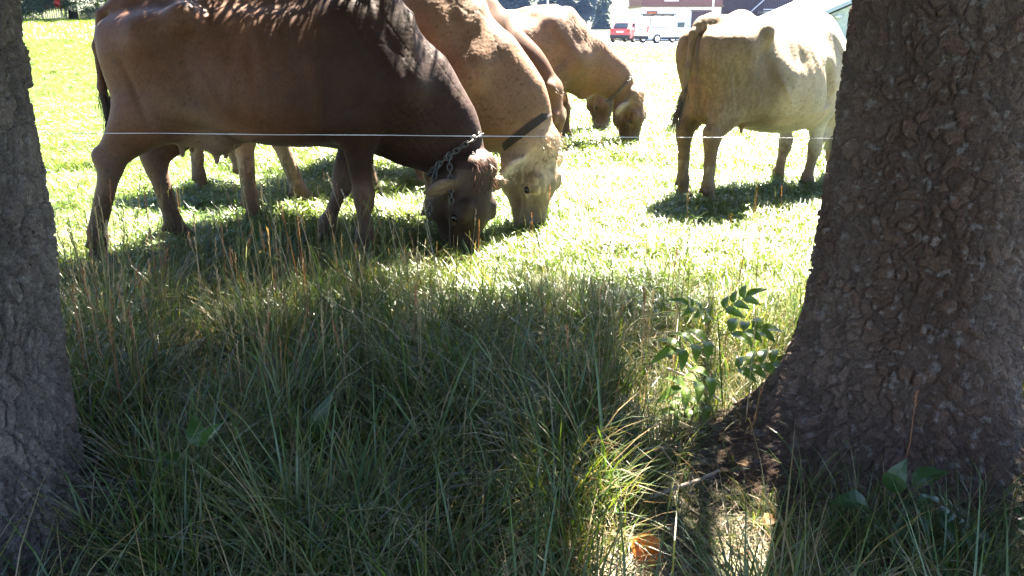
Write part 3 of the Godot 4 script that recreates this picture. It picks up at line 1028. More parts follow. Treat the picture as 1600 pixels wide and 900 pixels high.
# ---------------------------------------------------------------- materials
func materials() -> void:
	var m := StandardMaterial3D.new()
	m.resource_name = "coat"
	m.vertex_color_use_as_albedo = true
	m.albedo_texture = noise_tex(0.02, Color(0.80, 0.80, 0.80), Color(1, 1, 1), 5, 512, FastNoiseLite.TYPE_SIMPLEX, 5)
	m.uv1_triplanar = true
	m.uv1_scale = Vector3(9.0, 3.0, 9.0)
	m.normal_enabled = true
	m.normal_texture = bump_tex(0.09, 2.0, 3, 512, FastNoiseLite.TYPE_SIMPLEX, 6)
	m.normal_scale = 0.6
	m.roughness = 0.60
	m.metallic_specular = 0.28
	m.rim_enabled = true
	m.rim = 0.06
	m.rim_tint = 0.6
	M.coat = m
	m = StandardMaterial3D.new()
	m.resource_name = "hair"
	m.vertex_color_use_as_albedo = true
	m.roughness = 0.5
	m.backlight_enabled = true
	m.backlight = Color(0.55, 0.5, 0.45)
	M.hair = m
	M.eye = plain(lin(0.012, 0.009, 0.008), 0.06)
	M.iron = plain(lin(0.10, 0.095, 0.09), 0.45, 0.7)
	M.leather = plain(lin(0.022, 0.013, 0.010), 0.8)
	M.bell = plain(lin(0.20, 0.19, 0.17), 0.35, 0.8)
	# grass: thin, a little shiny, light shines through
	m = StandardMaterial3D.new()
	m.resource_name = "grass_blade"
	m.vertex_color_use_as_albedo = true
	m.roughness = 0.34
	m.metallic_specular = 0.55
	m.backlight_enabled = true
	m.backlight = Color(0.84, 0.90, 0.42)
	M.grass = m
	m = m.duplicate()
	m.resource_name = "straw"
	m.roughness = 0.55
	m.backlight = Color(0.75, 0.68, 0.5)
	M.straw = m
	m = m.duplicate()
	m.resource_name = "needles"
	m.roughness = 0.55
	m.backlight = Color(0.35, 0.42, 0.18)
	M.needles = m
	m = StandardMaterial3D.new()
	m.resource_name = "turf_soil"
	m.albedo_texture = noise_tex(0.03, lin(0.030, 0.030, 0.014).linear_to_srgb(), lin(0.085, 0.095, 0.034).linear_to_srgb(), 5, 1024, FastNoiseLite.TYPE_SIMPLEX, 11)
	m.uv1_triplanar = true
	m.uv1_world_triplanar = true
	m.uv1_scale = Vector3(0.9, 0.9, 0.9)
	m.normal_enabled = true
	m.normal_texture = bump_tex(0.06, 6.0, 4, 512, FastNoiseLite.TYPE_SIMPLEX, 12)
	m.roughness = 0.95
	M.soil = m
	m = StandardMaterial3D.new()
	m.resource_name = "bark"
	m.vertex_color_use_as_albedo = true
	m.albedo_texture = noise_tex(0.05, Color(0.62, 0.60, 0.58), Color(1, 1, 1), 5, 512, FastNoiseLite.TYPE_SIMPLEX, 21)
	m.uv1_triplanar = true
	m.uv1_scale = Vector3(5, 3.4, 5)
	m.heightmap_enabled = true
	m.heightmap_texture = noise_tex(0.035, Color.BLACK, Color.WHITE, 5, 1024, FastNoiseLite.TYPE_SIMPLEX, 22)
	m.heightmap_scale = 0.5
	m.roughness = 0.82
	m.metallic_specular = 0.4
	M.bark = m
	m = plain(lin(0.115, 0.115, 0.125), 0.85)
	m.resource_name = "asphalt"
	M.asphalt = m
	M.white_paint = plain(lin(0.78, 0.78, 0.77), 0.35)
	M.car_white = plain(lin(0.80, 0.80, 0.80), 0.25)
	M.car_white.clearcoat_enabled = true
	M.car_red = plain(lin(0.30, 0.02, 0.025), 0.3)
	M.car_red.clearcoat_enabled = true
	M.glass_dark = plain(lin(0.02, 0.03, 0.04), 0.08)
	M.rubber = plain(lin(0.02, 0.02, 0.02), 0.8)
	M.chrome = plain(lin(0.5, 0.5, 0.5), 0.25, 0.9)
	M.red_lamp = plain(lin(0.5, 0.02, 0.01), 0.2)
	M.stucco = stucco(lin(0.74, 0.73, 0.70))
	M.stucco_green = stucco(lin(0.52, 0.56, 0.47))
	M.timber_red = stucco(lin(0.20, 0.105, 0.10))
	M.timber_dark = stucco(lin(0.085, 0.062, 0.07))
	M.roof_edge = plain(lin(0.36, 0.41, 0.41), 0.5)
	M.roof = stucco(lin(0.11, 0.10, 0.10))
	M.shutter = plain(lin(0.42, 0.13, 0.05), 0.6)
	M.frame_wood = plain(lin(0.16, 0.09, 0.06), 0.6)
	M.rail = plain(lin(0.10, 0.08, 0.09), 0.6)
	M.paling = stucco(lin(0.50, 0.46, 0.38))
	M.zinc = plain(lin(0.55, 0.56, 0.58), 0.4, 0.5)
	M.stone = stucco(lin(0.30, 0.28, 0.25))


func stucco(c: Color) -> StandardMaterial3D:
	var m := StandardMaterial3D.new()
	var hi := Color(minf(1, c.r * 1.12), minf(1, c.g * 1.12), minf(1, c.b * 1.12))
	m.albedo_texture = noise_tex(0.02, (c * 0.8).linear_to_srgb(), hi.linear_to_srgb(), 5, 256, FastNoiseLite.TYPE_SIMPLEX, int(c.r * 1000.0))
	m.uv1_triplanar = true
	m.uv1_scale = Vector3(0.5, 0.5, 0.5)
	m.roughness = 0.85
	return m


# ---------------------------------------------------------------- ground, road, hill
func setting() -> void:
	var xs := []
	var zs := []
	for i in 121:
		var t := (i - 60) / 60.0
		xs.append(6.0 * t + 254.0 * signf(t) * pow(absf(t), 4.0))
	for i in 131:
		var t := i / 130.0
		zs.append(8.0 - 14.0 * t - 235.0 * pow(t, 4.0))
	var v := PackedVector3Array()
	var ix := PackedInt32Array()
	for z in zs:
		for x in xs:
			v.append(Vector3(x, ground_y(x, z), z))
	var w := xs.size()
	for j in zs.size() - 1:
		for i in w - 1:
			var a := j * w + i
			ix.append_array([a, a + w, a + 1, a + 1, a + w, a + w + 1])
	tag(put("ground", sheet(v, ix), M.soil), "", "", "", "structure")
	# the lane in front of the houses
	var st := tool()
	for i in 40:
		var x0 := -6.0 + i * 2.0
		face4(st, Vector3(x0, ground_y(x0, -66) + 0.015, -66), Vector3(x0 + 2, ground_y(x0 + 2, -66) + 0.015, -66), Vector3(x0 + 2, ground_y(x0 + 2, -53.5) + 0.015, -53.5), Vector3(x0, ground_y(x0, -53.5) + 0.015, -53.5))
	tag(put("road", st.commit(), M.asphalt), "", "", "", "structure")
	# wooded hillside closing the view
	v = PackedVector3Array()
	ix = PackedInt32Array()
	for j in 41:
		for i in 81:
			var x := (i - 40) * 12.0
			var z := -238.0 - j * 6.5
			v.append(Vector3(x, hill_y(x, z), z))
	for j in 40:
		for i in 80:
			var a := j * 81 + i
			ix.append_array([a, a + 81, a + 1, a + 1, a + 81, a + 82])
	tag(put("hill", sheet(v, ix), plain(lin(0.035, 0.05, 0.03), 0.95)), "", "", "", "structure")


func hill_y(x: float, z: float) -> float:
	var d := -z - 238.0
	return ground_y(x, -238.0) - 0.3 + d * 0.62 + 5.0 * nz.get_noise_2d(x * 0.02, z * 0.02) * smoothstep(0.0, 40.0, d)


func sheet(v: PackedVector3Array, ix: PackedInt32Array) -> ArrayMesh:
	var arr := []
	arr.resize(Mesh.ARRAY_MAX)
	arr[Mesh.ARRAY_VERTEX] = v
	arr[Mesh.ARRAY_INDEX] = ix
	var m := ArrayMesh.new()
	m.add_surface_from_arrays(Mesh.PRIMITIVE_TRIANGLES, arr)
	var st := SurfaceTool.new()
	st.create_from(m, 0)
	st.generate_normals()
	return st.commit()


# ---------------------------------------------------------------- the two spruces
func trees() -> void:
	spruce({"at": Vector3(1.17, 0, -2.24), "r": 0.262, "roots": [[PI, 0.36, 0.6], [PI * 0.62, 0.20, 0.5], [PI * 0.3, 0.24, 0.5], [-0.2, 0.22, 0.6], [-PI * 0.5, 0.2, 0.6]],
		"plate": Vector3(31, 25, 31), "relief": 0.013, "tone": lin(0.155, 0.107, 0.080), "tone2": lin(0.105, 0.063, 0.042), "lean": Vector3(0.0, 0, 0), "seed": 4, "crown": 4.6, "spread": 0.105, "swell": 1.0,
		"label": "thick spruce trunk with reddish scaly bark and a wide root flare"})
	spruce({"at": Vector3(-1.35, 0, -1.74), "r": 0.215, "roots": [[0.45, 0.36, 0.55], [PI * 0.5, 0.12, 0.5], [PI, 0.2, 0.6], [-PI * 0.4, 0.2, 0.6]],
		"plate": Vector3(31, 11, 31), "relief": 0.017, "tone": lin(0.18, 0.157, 0.142), "tone2": lin(0.125, 0.103, 0.09), "lean": Vector3(-0.075, 0, 0), "seed": 9, "crown": 4.7, "spread": 0.10, "swell": 0.3,
		"label": "spruce trunk with grey, deeply furrowed bark beside the tall dry stalks"})


func spruce(c: Dictionary) -> void:
	var o := thing("spruce_tree", c.at)
	tag(o, c.label, "tree", "spruces at the edge of the meadow")
	var cell := FastNoiseLite.new()
	cell.noise_type = FastNoiseLite.TYPE_CELLULAR
	cell.frequency = 1.0
	cell.seed = c.seed
	cell.fractal_type = FastNoiseLite.FRACTAL_NONE
	cell.cellular_return_type = FastNoiseLite.RETURN_DISTANCE2_SUB
	cell.cellular_jitter = 1.0
	var val: FastNoiseLite = cell.duplicate()
	val.cellular_return_type = FastNoiseLite.RETURN_CELL_VALUE
	var rings := []
	var h := -0.12
	while h < 1.6:
		rings.append(h)
		h += 0.0042
	while h < 15.0:
		rings.append(h)
		h += 0.25
	var angles := []
	var toward := atan2(-c.at.z, -c.at.x)
	for k in 340:
		angles.append(toward - 1.75 + 3.5 * k / 340.0)
	for k in 70:
		angles.append(toward + 1.75 + (TAU - 3.5) * k / 70.0)
	var segs := angles.size()
	var v := PackedVector3Array()
	var cols := PackedColorArray()
	var ix := PackedInt32Array()
	var plate: Vector3 = c.plate
	for hh in rings:
		var r0: float = c.r * (1.0 - hh / 16.5) if hh > 0 else c.r
		for k in segs:
			var an: float = angles[k]
			var r := r0
			var root := 0.0
			for q in c.roots:
				var da := absf(wrapf(an - q[0], -PI, PI))
				root += q[1] * exp(-da * da / (q[2] * q[2]))
			r += root * exp(-maxf(hh, -0.05) / (c.spread * (1.0 + 0.25 * sin(an * 2.0))))
			r += 0.05 * exp(-maxf(hh, 0.0) / 0.45) * c.swell
			r += 0.012 * nz.get_noise_3d(cos(an) * 1.4 + c.seed, hh * 1.6, sin(an) * 1.4)
			var dir := Vector3(cos(an), 0, sin(an))
			var p := dir * r
			p.y = hh
			if hh < 1.7:
				var wq := p + Vector3(nz.get_noise_3dv(p * 9.0), nz.get_noise_3dv(p * 9.0 + Vector3(5, 1, 2)) * 0.6, nz.get_noise_3dv(p * 9.0 + Vector3(1, 8, 3))) * 0.034
				var q := wq * plate
				var e := cell.get_noise_3dv(q) + 1.0
				var e2 := cell.get_noise_3dv(q * 2.3 + Vector3(3, 4, 5)) + 1.0
				var tone := val.get_noise_3dv(q)
				var big := nz.get_noise_3dv(p * Vector3(3, 1.2, 3) + Vector3(c.seed, 0, 0))
				var rise: float = c.relief * smoothstep(0.02, 0.17, e) * (0.85 + 0.5 * tone) + c.relief * 0.28 * smoothstep(0.0, 0.16, e2) + c.relief * 0.22 * nz.get_noise_3dv(p * 60.0)
				r += rise * clampf((hh + 0.12) / 0.1, 0.2, 1.0)
				p = dir * r
				p.y = hh
				var base: Color = c.tone.lerp(c.tone2, smoothstep(-0.25, 0.45, big + 0.35 * tone))
				var vv := 1.0 + 0.34 * tone + 0.14 * nz.get_noise_3dv(p * 40.0)
				var crust := smoothstep(0.34, 0.5, nz.get_noise_3dv(p * 26.0 + Vector3(3, 1, 7))) * 0.4
				cols.append(Color(base.r * vv, base.g * vv, base.b * vv).lerp(lin(0.36, 0.34, 0.31), crust))
			else:
				cols.append(c.tone)
			v.append(p + c.lean * -hh)
	for j in rings.size() - 1:
		for k in segs:
			var a := j * segs + k
			var b := j * segs + (k + 1) % segs
			ix.append_array([a, a + segs, b, b, a + segs, b + segs])
	var arr := []
	arr.resize(Mesh.ARRAY_MAX)
	arr[Mesh.ARRAY_VERTEX] = v
	arr[Mesh.ARRAY_COLOR] = cols
	arr[Mesh.ARRAY_INDEX] = ix
	var am := ArrayMesh.new()
	am.add_surface_from_arrays(Mesh.PRIMITIVE_TRIANGLES, arr)
	var st := SurfaceTool.new()
	st.create_from(am, 0)
	st.generate_normals()
	put("trunk", st.commit(), M.bark, o)
	# limbs and sprays of needles, all above the picture but for their shade
	var limbs := tool()
	var where := []
	var tint := []
	var y := 2.35
	while y < 14.5:
		var n := 7 if y < 6.0 else 5
		var turn := rr(0, TAU)
		var lmax: float = c.crown * pow(clampf(1.0 - (y - 2.2) / 13.0, 0.05, 1.0), 0.75)
		for k in n:
			var an := turn + TAU * k / n + rr(-0.25, 0.25)
			var L := lmax * rr(0.82, 1.08)
			var dir := Vector3(cos(an), 0, sin(an))
			var side := Vector3(-sin(an), 0, cos(an))
			var pts := []
			var rad := []
			for i in 7:
				var t := i / 6.0
				pts.append(dir * (0.1 + L * t) + Vector3(0, y + rr(-0.04, 0.04) + L * (0.16 * t - 0.20 * t * t), 0))
				rad.append(lerpf(0.05, 0.006, t) * L / 4.0 + 0.004)
			while pts.size() > 2 and past_edge(c.at + pts[-1]):
				pts.pop_back()
				rad.pop_back()
			tube(limbs, pts, rad, 5)
			var steps := int(L / (0.13 if y < 5.0 else 0.26))
			for i in range(2, steps + 1):
				var t := float(i) / steps
				var at: Vector3 = dir * (0.1 + L * t) + Vector3(0, y + L * (0.16 * t - 0.20 * t * t), 0)
				for sd in [-1.0, 1.0]:
					var wp: Vector3 = c.at + at
					var out: Vector3 = (side * sd * 1.0 + dir * rr(0.35, 0.8) + Vector3(0, rr(-0.35, 0.0), 0)).normalized()
					var b := Basis.looking_at(out, Vector3.UP) * Basis(Vector3.FORWARD, rr(-0.4, 0.4))
					var sc := rr(0.75, 1.25) * (1.0 if y < 5.0 else 1.6) * (1.0 if t < 0.85 else 0.8)
					if in_gap(wp) or in_gap(wp + out * 0.35 * sc) or in_gap(wp + out * 0.6 * sc) or past_edge(wp) or past_edge(wp + out * 0.6 * sc):
						continue
					var dense := thick(wp)
					if not dense and rng.randf() < 0.3:
						continue
					if dense:
						for e in 1:
							where.append(Transform3D((b * Basis(Vector3.UP, rr(-0.9, 0.9))).scaled(Vector3.ONE * sc), at + Vector3(rr(-0.2, 0.2), rr(-0.1, 0.2), rr(-0.1, 0.2))))
							tint.append(Color(1, 1, 1))
					where.append(Transform3D(b.scaled(Vector3.ONE * sc), at))
					var g := rr(0.75, 1.25)
					tint.append(Color(g, g, g * 0.9))
		y += 0.36 if y < 5.0 else 0.7
	put("branches", limbs.commit(), M.bark, o)
	if M.get("spray") == null:
		M.spray = spray_mesh()
	var cr := many("crown", M.spray, M.needles, where, tint, o)
	cr.set_meta("kind", "stuff")


# crowns cut back along the sun so their shade stops at the meadow
func past_edge(p: Vector3) -> bool:
	var g := p - SUN * (p.y / SUN.y)
	var b := p - SUN * ((p.y - 1.2) / SUN.y)
	return g.z < shade_edge(g.x) + rr(-0.35, 0.35) or b.z < -4.92


# where a crown shades the back of the dark cow it is thick
func thick(p: Vector3) -> bool:
	var b := p - SUN * ((p.y - 1.3) / SUN.y)
	return b.x > -2.4 and b.x < 0.0 and b.z < -4.0


# openings in the foliage through which flecks of sun reach the grass
func in_gap(p: Vector3) -> bool:
	for g in [[0.33, -1.61, 0.10], [0.86, -3.1, 0.05], [0.62, -2.5, 0.06], [-0.22, -3.8, 0.06], [1.75, -3.7, 0.25]]:
		var a := Vector3(g[0], 0.1, g[1])
		var d := p - a
		d -= SUN.normalized() * d.dot(SUN.normalized())
		if d.length() < g[2] + 0.12:
			return true
	return false


func spray_mesh() -> ArrayMesh:
	var st := tool()
	var r := RandomNumberGenerator.new()
	r.seed = 77
	var wood := lin(0.07, 0.045, 0.03)
	blade(st, [Vector3.ZERO, Vector3(0, -0.01, -0.3), Vector3(0, -0.06, -0.62)], Vector3.RIGHT, 0.008, wood)
	for i in 10:
		for sd in [-1.0, 1.0]:
			var t := 0.08 + i / 10.0 * 0.9
			var b := Vector3(0, -0.06 * t * t, -0.62 * t)
			var L := (0.26 * (1.0 - t) + 0.07) * r.randf_range(0.7, 1.2)
			var d := Vector3(sd, r.randf_range(-0.45, 0.1), -0.75).normalized()
			var steps := maxi(3, int(L / 0.04))
			for k in steps:
				var p := b + d * L * k / steps
				var c := lin(0.035, 0.06, 0.022) * r.randf_range(0.75, 1.3)
				c.a = 1.0
				for q in 2:
					var nd := (d * 0.7 + Vector3(r.randf_range(-1, 1), r.randf_range(-0.6, 0.8), r.randf_range(-1, 1)) * 0.8).normalized()
					var ac := nd.cross(Vector3(r.randf_range(-1, 1), 1, r.randf_range(-1, 1))).normalized()
					vtri(st, p - ac * 0.0085, p + ac * 0.0085, p + nd * 0.055, c, c, c)
	return st.commit()


# ---------------------------------------------------------------- grass and herbs
func shade_edge(x: float) -> float:
	return -4.15 + 0.22 * sin(x * 1.3 + 0.6) + 0.15 * sin(x * 3.1)


func clump_mesh(kind: String, seed_: int) -> ArrayMesh:
	var st := tool()
	var r := RandomNumberGenerator.new()
	r.seed = seed_
	var f := func(a: float, b: float) -> float: return r.randf_range(a, b)
	var hue: float = f.call(0.8, 1.3)
	if kind == "tall" or kind == "mid":
		var n := 13 if kind == "tall" else 16
		for i in n:
			var an: float = f.call(0, TAU)
			var out := Vector3(cos(an), 0, sin(an))
			var base: Vector3 = out * f.call(0.0, 0.035)
			var L: float = f.call(0.16, 0.46) if kind == "tall" else f.call(0.08, 0.22)
			var lean: float = f.call(0.1, 1.3)
			var droop: float = f.call(0.2, 2.4)
			var pts := []
			var dir := (Vector3.UP + out * lean * 0.5).normalized()
			var p := base
			var ns := 6 if kind == "tall" else 4
			for k in ns:
				pts.append(p)
				p += dir * L / (ns - 1.0)
				dir = (dir + out * droop * 0.16 * (1.0 + k * 0.4) * 6.0 / ns - Vector3.UP * droop * 0.07 * k).normalized()
			var g: float = f.call(0.65, 1.3)
			var c := lin(0.085 * g * hue, 0.130 * g, 0.034 * g)
			var tip := lin(0.12 * g * hue, 0.155 * g, 0.045 * g)
			var pick: float = f.call(0, 1)
			if pick < 0.17:
				c = lin(0.24, 0.18, 0.09) * g
				tip = lin(0.34, 0.26, 0.14) * g
			elif pick < 0.26:
				tip = lin(0.30, 0.17, 0.07) * g
			elif pick < 0.38:
				c = lin(0.06, 0.115, 0.055) * g
				tip = lin(0.09, 0.14, 0.06) * g
			c.a = 1.0
			tip.a = 1.0
			blade(st, pts, out.cross(Vector3.UP).rotated(Vector3.UP, f.call(-0.7, 0.7)), f.call(0.0013, 0.0034), c, tip)
	elif kind == "litter":
		for i in 16:
			var an: float = f.call(0, TAU)
			var d := Vector3(cos(an), f.call(-0.05, 0.25), sin(an))
			var p0 := Vector3(f.call(-0.08, 0.08), f.call(0.005, 0.05), f.call(-0.08, 0.08))
			var L: float = f.call(0.06, 0.2)
			var g: float = f.call(0.5, 1.2)
			var c := lin(0.26 * g, 0.19 * g, 0.10 * g)
			blade(st, [p0, p0 + d * L * 0.5 + Vector3(0, f.call(0, 0.015), 0), p0 + d * L], Vector3.UP.cross(d).normalized(), f.call(0.001, 0.0022), c)
	elif kind == "stems":
		for i in 3:
			var an: float = f.call(0, TAU)
			var out := Vector3(cos(an), 0, sin(an))
			var L: float = f.call(0.30, 0.62)
			var b: Vector3 = out * f.call(0.0, 0.06)
			var lean: float = f.call(0.02, 0.3)
			var pts := []
			for k in 6:
				var t := k / 5.0
				pts.append(b + Vector3(0, L * t, 0) + out * lean * L * t * t)
			var g: float = f.call(0.7, 1.25)
			var c := lin(0.40 * g, 0.31 * g, 0.17 * g)
			if f.call(0, 1) < 0.28:
				c = lin(0.30 * g, 0.15 * g, 0.075 * g)
			elif f.call(0, 1) < 0.3:
				c = lin(0.12 * g, 0.14 * g, 0.05 * g)
			c.a = 1.0
			blade(st, pts, out.cross(Vector3.UP), 0.0019, c)
			# spikelets
			for k in 22:
				var t := 0.78 + 0.22 * k / 22.0
				var q: Vector3 = b + Vector3(0, L * t, 0) + out * lean * L * t * t
				var d := Vector3(f.call(-1, 1), f.call(1.2, 2.4), f.call(-1, 1)).normalized()
				blade(st, [q, q + d * 0.007, q + d * 0.015], d.cross(Vector3(f.call(-1, 1), 0.2, f.call(-1, 1))).normalized(), 0.0017, c * 1.15)
	elif kind == "turf":
		for i in 36:
			var an: float = f.call(0, TAU)
			var out := Vector3(cos(an), 0, sin(an))
			var base := Vector3(f.call(-0.05, 0.05), 0, f.call(-0.05, 0.05))
			var L: float = f.call(0.03, 0.07) + 0.08 * pow(f.call(0, 1), 4.0)
			var g: float = f.call(0.7, 1.3)
			var c := lin(0.115 * g, 0.155 * g, 0.042 * g)
			blade(st, [base, base + Vector3(0, L * 0.55, 0) + out * L * 0.2, base + Vector3(0, L * 0.8, 0) + out * L * 0.65], out.cross(Vector3.UP), f.call(0.0013, 0.0028), c)
		for i in 3:
			# clover and dandelion leaflets lying open to the sky
			var an: float = f.call(0, TAU)
			var h: float = f.call(0.03, 0.085)
			var ctr := Vector3(f.call(-0.06, 0.06), h, f.call(-0.06, 0.06))
			var up := Vector3(f.call(-0.5, 0.5), 1, f.call(-0.5, 0.5)).normalized()
			var u := up.cross(Vector3(cos(an), 0, sin(an))).normalized()
			var w := u.cross(up)
			var s: float = f.call(0.007, 0.015)
			var g: float = f.call(0.75, 1.25)
			var c := lin(0.10 * g, 0.15 * g, 0.045 * g)
			for q in 3:
				var a0 := u.rotated(up, TAU * q / 3.0)
				var a1 := w.rotated(up, TAU * q / 3.0)
				var tip := ctr + a0 * s * 1.5 + up * s * 0.2
				vtri(st, ctr, ctr + a0 * s * 0.8 + a1 * s * 0.5, tip, c, c, c)
				vtri(st, ctr, tip, ctr + a0 * s * 0.8 - a1 * s * 0.5, c, c, c)
	return st.commit()


func plants() -> void:
	var hold := thing("tall_grass")
	tag(hold, "uncut grass in the tree shade along the wire", "grass", "", "stuff")
	for kind in ["tall", "mid", "litter", "stems"]:
		var variants := 9 if kind == "tall" else 5
		var meshes := []
		for vi in variants:
			meshes.append(clump_mesh(kind, 100 + vi * 7 + kind.length() * 31))
		var st := tool()
		var n: int = {"tall": 8000, "mid": 5500, "litter": 6000, "stems": 2000}[kind]
		for i in n:
			var z := -rr(0.75, 5.1)
			var x := rr(-1, 1) * (1.15 + 0.70 * -z)
			var edge := shade_edge(x)
			var dens := smoothstep(edge - 0.9, edge + 0.5, z)
			if rng.randf() > dens or on_trunk(x, z):
				continue
			var patch := nz.get_noise_2d(x * 1.6 + 3.0, z * 1.6)
			var fine := nz.get_noise_2d(x * 5.0, z * 5.0)
			if kind == "stems" and (patch + fine * 0.5 < 0.0 or z > -2.1 or x > 0.9 or (x > -0.6 and rng.randf() < 0.6)):
				continue
			if kind in ["tall", "mid"] and Vector2(x - 0.62, z + 2.02).length() < 0.2 and rng.randf() < 0.8:
				continue
			if kind != "litter" and (Vector2((x - 0.40) * 1.1, z + 1.68).length() < 0.24 or Vector2((x - 0.31) * 1.3, z + 1.46).length() < 0.2) and (rng.randf() < 0.92 or Vector2(x - 0.32, z + 1.56).length() < 0.11):
				continue
			if kind in ["tall", "mid"] and (patch + fine * 0.7) < -0.22 and rng.randf() < 0.75:
				continue
			# height of the clump, not its tone: grazed shorter towards the meadow, short at the foot of the thick trunk
			var tallness := rr(0.75, 1.2) * (1.0 + 0.28 * patch) * lerpf(0.4, 1.0, smoothstep(edge - 0.2, edge + 1.6, z + rr(-0.4, 0.4)))
			if kind != "stems" and Vector2(x - 1.1, z + 2.0).length() < 0.85:
				tallness *= 0.62
			var b := Basis(Vector3.UP, rr(0, TAU)).scaled(Vector3(tallness, tallness * rr(0.85, 1.15), tallness))
			var pick := clampi(int((0.5 + 0.6 * fine + rr(-0.3, 0.3)) * variants), 0, variants - 1)
			st.append_from(meshes[pick], 0, Transform3D(b, Vector3(x, ground_y(x, z) - 0.004, z)))
		var o := put(kind + "_clumps", st.commit(), M.straw if kind in ["litter", "stems"] else M.grass, hold)
		o.set_meta("kind", "stuff")
	var lawn := thing("meadow_grass")
	tag(lawn, "short grazed meadow grass with clover in full sun", "grass", "", "stuff")
	for vi in 5:
		var mesh := clump_mesh("turf", 300 + vi)
		var where := []
		var tint := []
		# bands: nearest distance, farthest, clumps, size
		for band in [[3.2, 7.0, 3600, 1.0], [7.0, 13.0, 3600, 1.35], [13.0, 26.0, 3800, 2.0], [26.0, 62.0, 5200, 3.4]]:
			for i in band[2]:
				var d := sqrt(rr(band[0] * band[0], band[1] * band[1]))
				var x := rr(-1, 1) * (1.5 + 0.72 * d)
				var z := -d
				if d < 5.2 and z > shade_edge(x) + 0.1 * rng.randf() and rng.randf() < 0.5:
					continue
				if d > 52.0 and x > -7.0:
					continue
				var patch := nz.get_noise_2d(x * 0.8 + 9.0, z * 0.8)
				if patch < -0.35 and rng.randf() < 0.6:
					continue
				var s: float = band[3] * rr(0.75, 1.3) * (1.0 + 0.3 * patch)
				var b := Basis(Vector3.UP, rr(0, TAU)).scaled(Vector3(s * 1.1, minf(s, 1.6) * rr(0.8, 1.2), s * 1.1))
				where.append(Transform3D(b, Vector3(x, ground_y(x, z) - 0.004, z)))
				var g := rr(0.8, 1.2)
				tint.append(Color(g * (1.0 + 0.2 * patch), g, g))
		var o := many("turf_clump", mesh, M.grass, where, tint, lawn)
		o.set_meta("kind", "stuff")
	for kind in ["mid", "stems"]:
		var mesh := clump_mesh(kind, 900)
		var where := []
		var tint := []
		for i in (1300 if kind == "mid" else 260):
			var d := 4.0 + 7.0 * pow(rng.randf(), 1.6)
			var x := rr(-1, 1) * (1.2 + 0.7 * d)
			var s := rr(0.4, 0.75) if kind == "stems" else rr(0.4, 0.9)
			where.append(Transform3D(Basis(Vector3.UP, rr(0, TAU)).scaled(Vector3(s, s * rr(0.8, 1.1), s)), Vector3(x, ground_y(x, -d), -d)))
			var g := rr(0.8, 1.2)
			tint.append(Color(g, g, g))
		many(kind + "_tuft", mesh, M.straw if kind == "stems" else M.grass, where, tint, lawn).set_meta("kind", "stuff")
	herbs()
	straws()


func on_trunk(x: float, z: float) -> bool:
	return Vector2(x - 1.17, z + 2.24).length() < 0.40 or Vector2(x + 1.26, z + 1.72).length() < 0.30


# an oval leaf on a stalk
func leaf(st: SurfaceTool, base: Vector3, dir: Vector3, up: Vector3, L: float, w: float, c: Color, curl := 0.25, teeth := 0.0) -> void:
	var side := dir.cross(up).normalized()
	var n := 7
	var mid := []
	var lf := []
	var rt := []
	for i in n + 1:
		var t := float(i) / n
		var p := base + dir * L * t + up * L * (0.12 * sin(t * PI) - curl * t * t)
		var ww := w * pow(sin(PI * pow(t, 0.72)), 0.9) if t > 0.0 and t < 1.0 else 0.0
		if teeth > 0.0 and i % 2 == 0:
			ww *= 1.0 - teeth
		mid.append(p)
		lf.append(p - side * ww + up * ww * 0.28)
		rt.append(p + side * ww + up * ww * 0.28)
	for i in n:
		vtri(st, mid[i], lf[i], lf[i + 1], c, c, c)
		vtri(st, mid[i], lf[i + 1], mid[i + 1], c, c, c)
		vtri(st, mid[i], rt[i + 1], rt[i], c, c, c)
		vtri(st, mid[i], mid[i + 1], rt[i + 1], c, c, c)


func herb(called: String, at: Vector3, stem: Array, leaves: Array, green: Color, label: String, category := "plant") -> void:
	var o := thing(called, at)
	tag(o, label, category)
	var st := tool()
	var rad := []
	for i in stem.size():
		rad.append(lerpf(0.0032, 0.0014, float(i) / stem.size()))
	tube(st, stem, rad, 5, green * 0.8)
	put("stem", st.commit(), M.grass, o)
	for l in leaves:
		# [base, direction, up, length, pairs of leaflets (0: simple), leaflet size]
		st = tool()
		var dir: Vector3 = l[1].normalized()
		var up: Vector3 = (l[2] - dir * dir.dot(l[2])).normalized()
		var g: float = rr(0.85, 1.2)
		var c := Color(green.r * g, green.g * g, green.b * g)
		if l[4] == 0:
			tube(st, [l[0], l[0] + dir * l[3] * 0.3], [0.0016, 0.001], 4, c)
			leaf(st, l[0] + dir * l[3] * 0.28, dir, up, l[3] * 0.75, l[5], c, 0.2, 0.12)
		else:
			var side := dir.cross(up)
			var pts := []
			for k in 5:
				var t := k / 4.0
				pts.append(l[0] + dir * l[3] * t - up * l[3] * 0.18 * t * t)
			tube(st, pts, [0.0016, 0.0014, 0.0012, 0.001, 0.0008], 4, c)
			for k in l[4]:
				var t: float = 0.32 + 0.62 * k / maxf(1.0, l[4] - 1.0)
				var p: Vector3 = l[0] + dir * l[3] * t - up * l[3] * 0.18 * t * t
				for s in [-1.0, 1.0]:
					leaf(st, p, (side * s + dir * 0.55 + up * rr(-0.25, 0.1)).normalized(), up, l[5] * rr(0.85, 1.1), l[5] * 0.21, c, 0.2, 0.10)
			leaf(st, pts[4], (dir - up * 0.3).normalized(), up, l[5] * 1.1, l[5] * 0.23, c, 0.2, 0.10)
		put("leaf", st.commit(), M.grass, o)


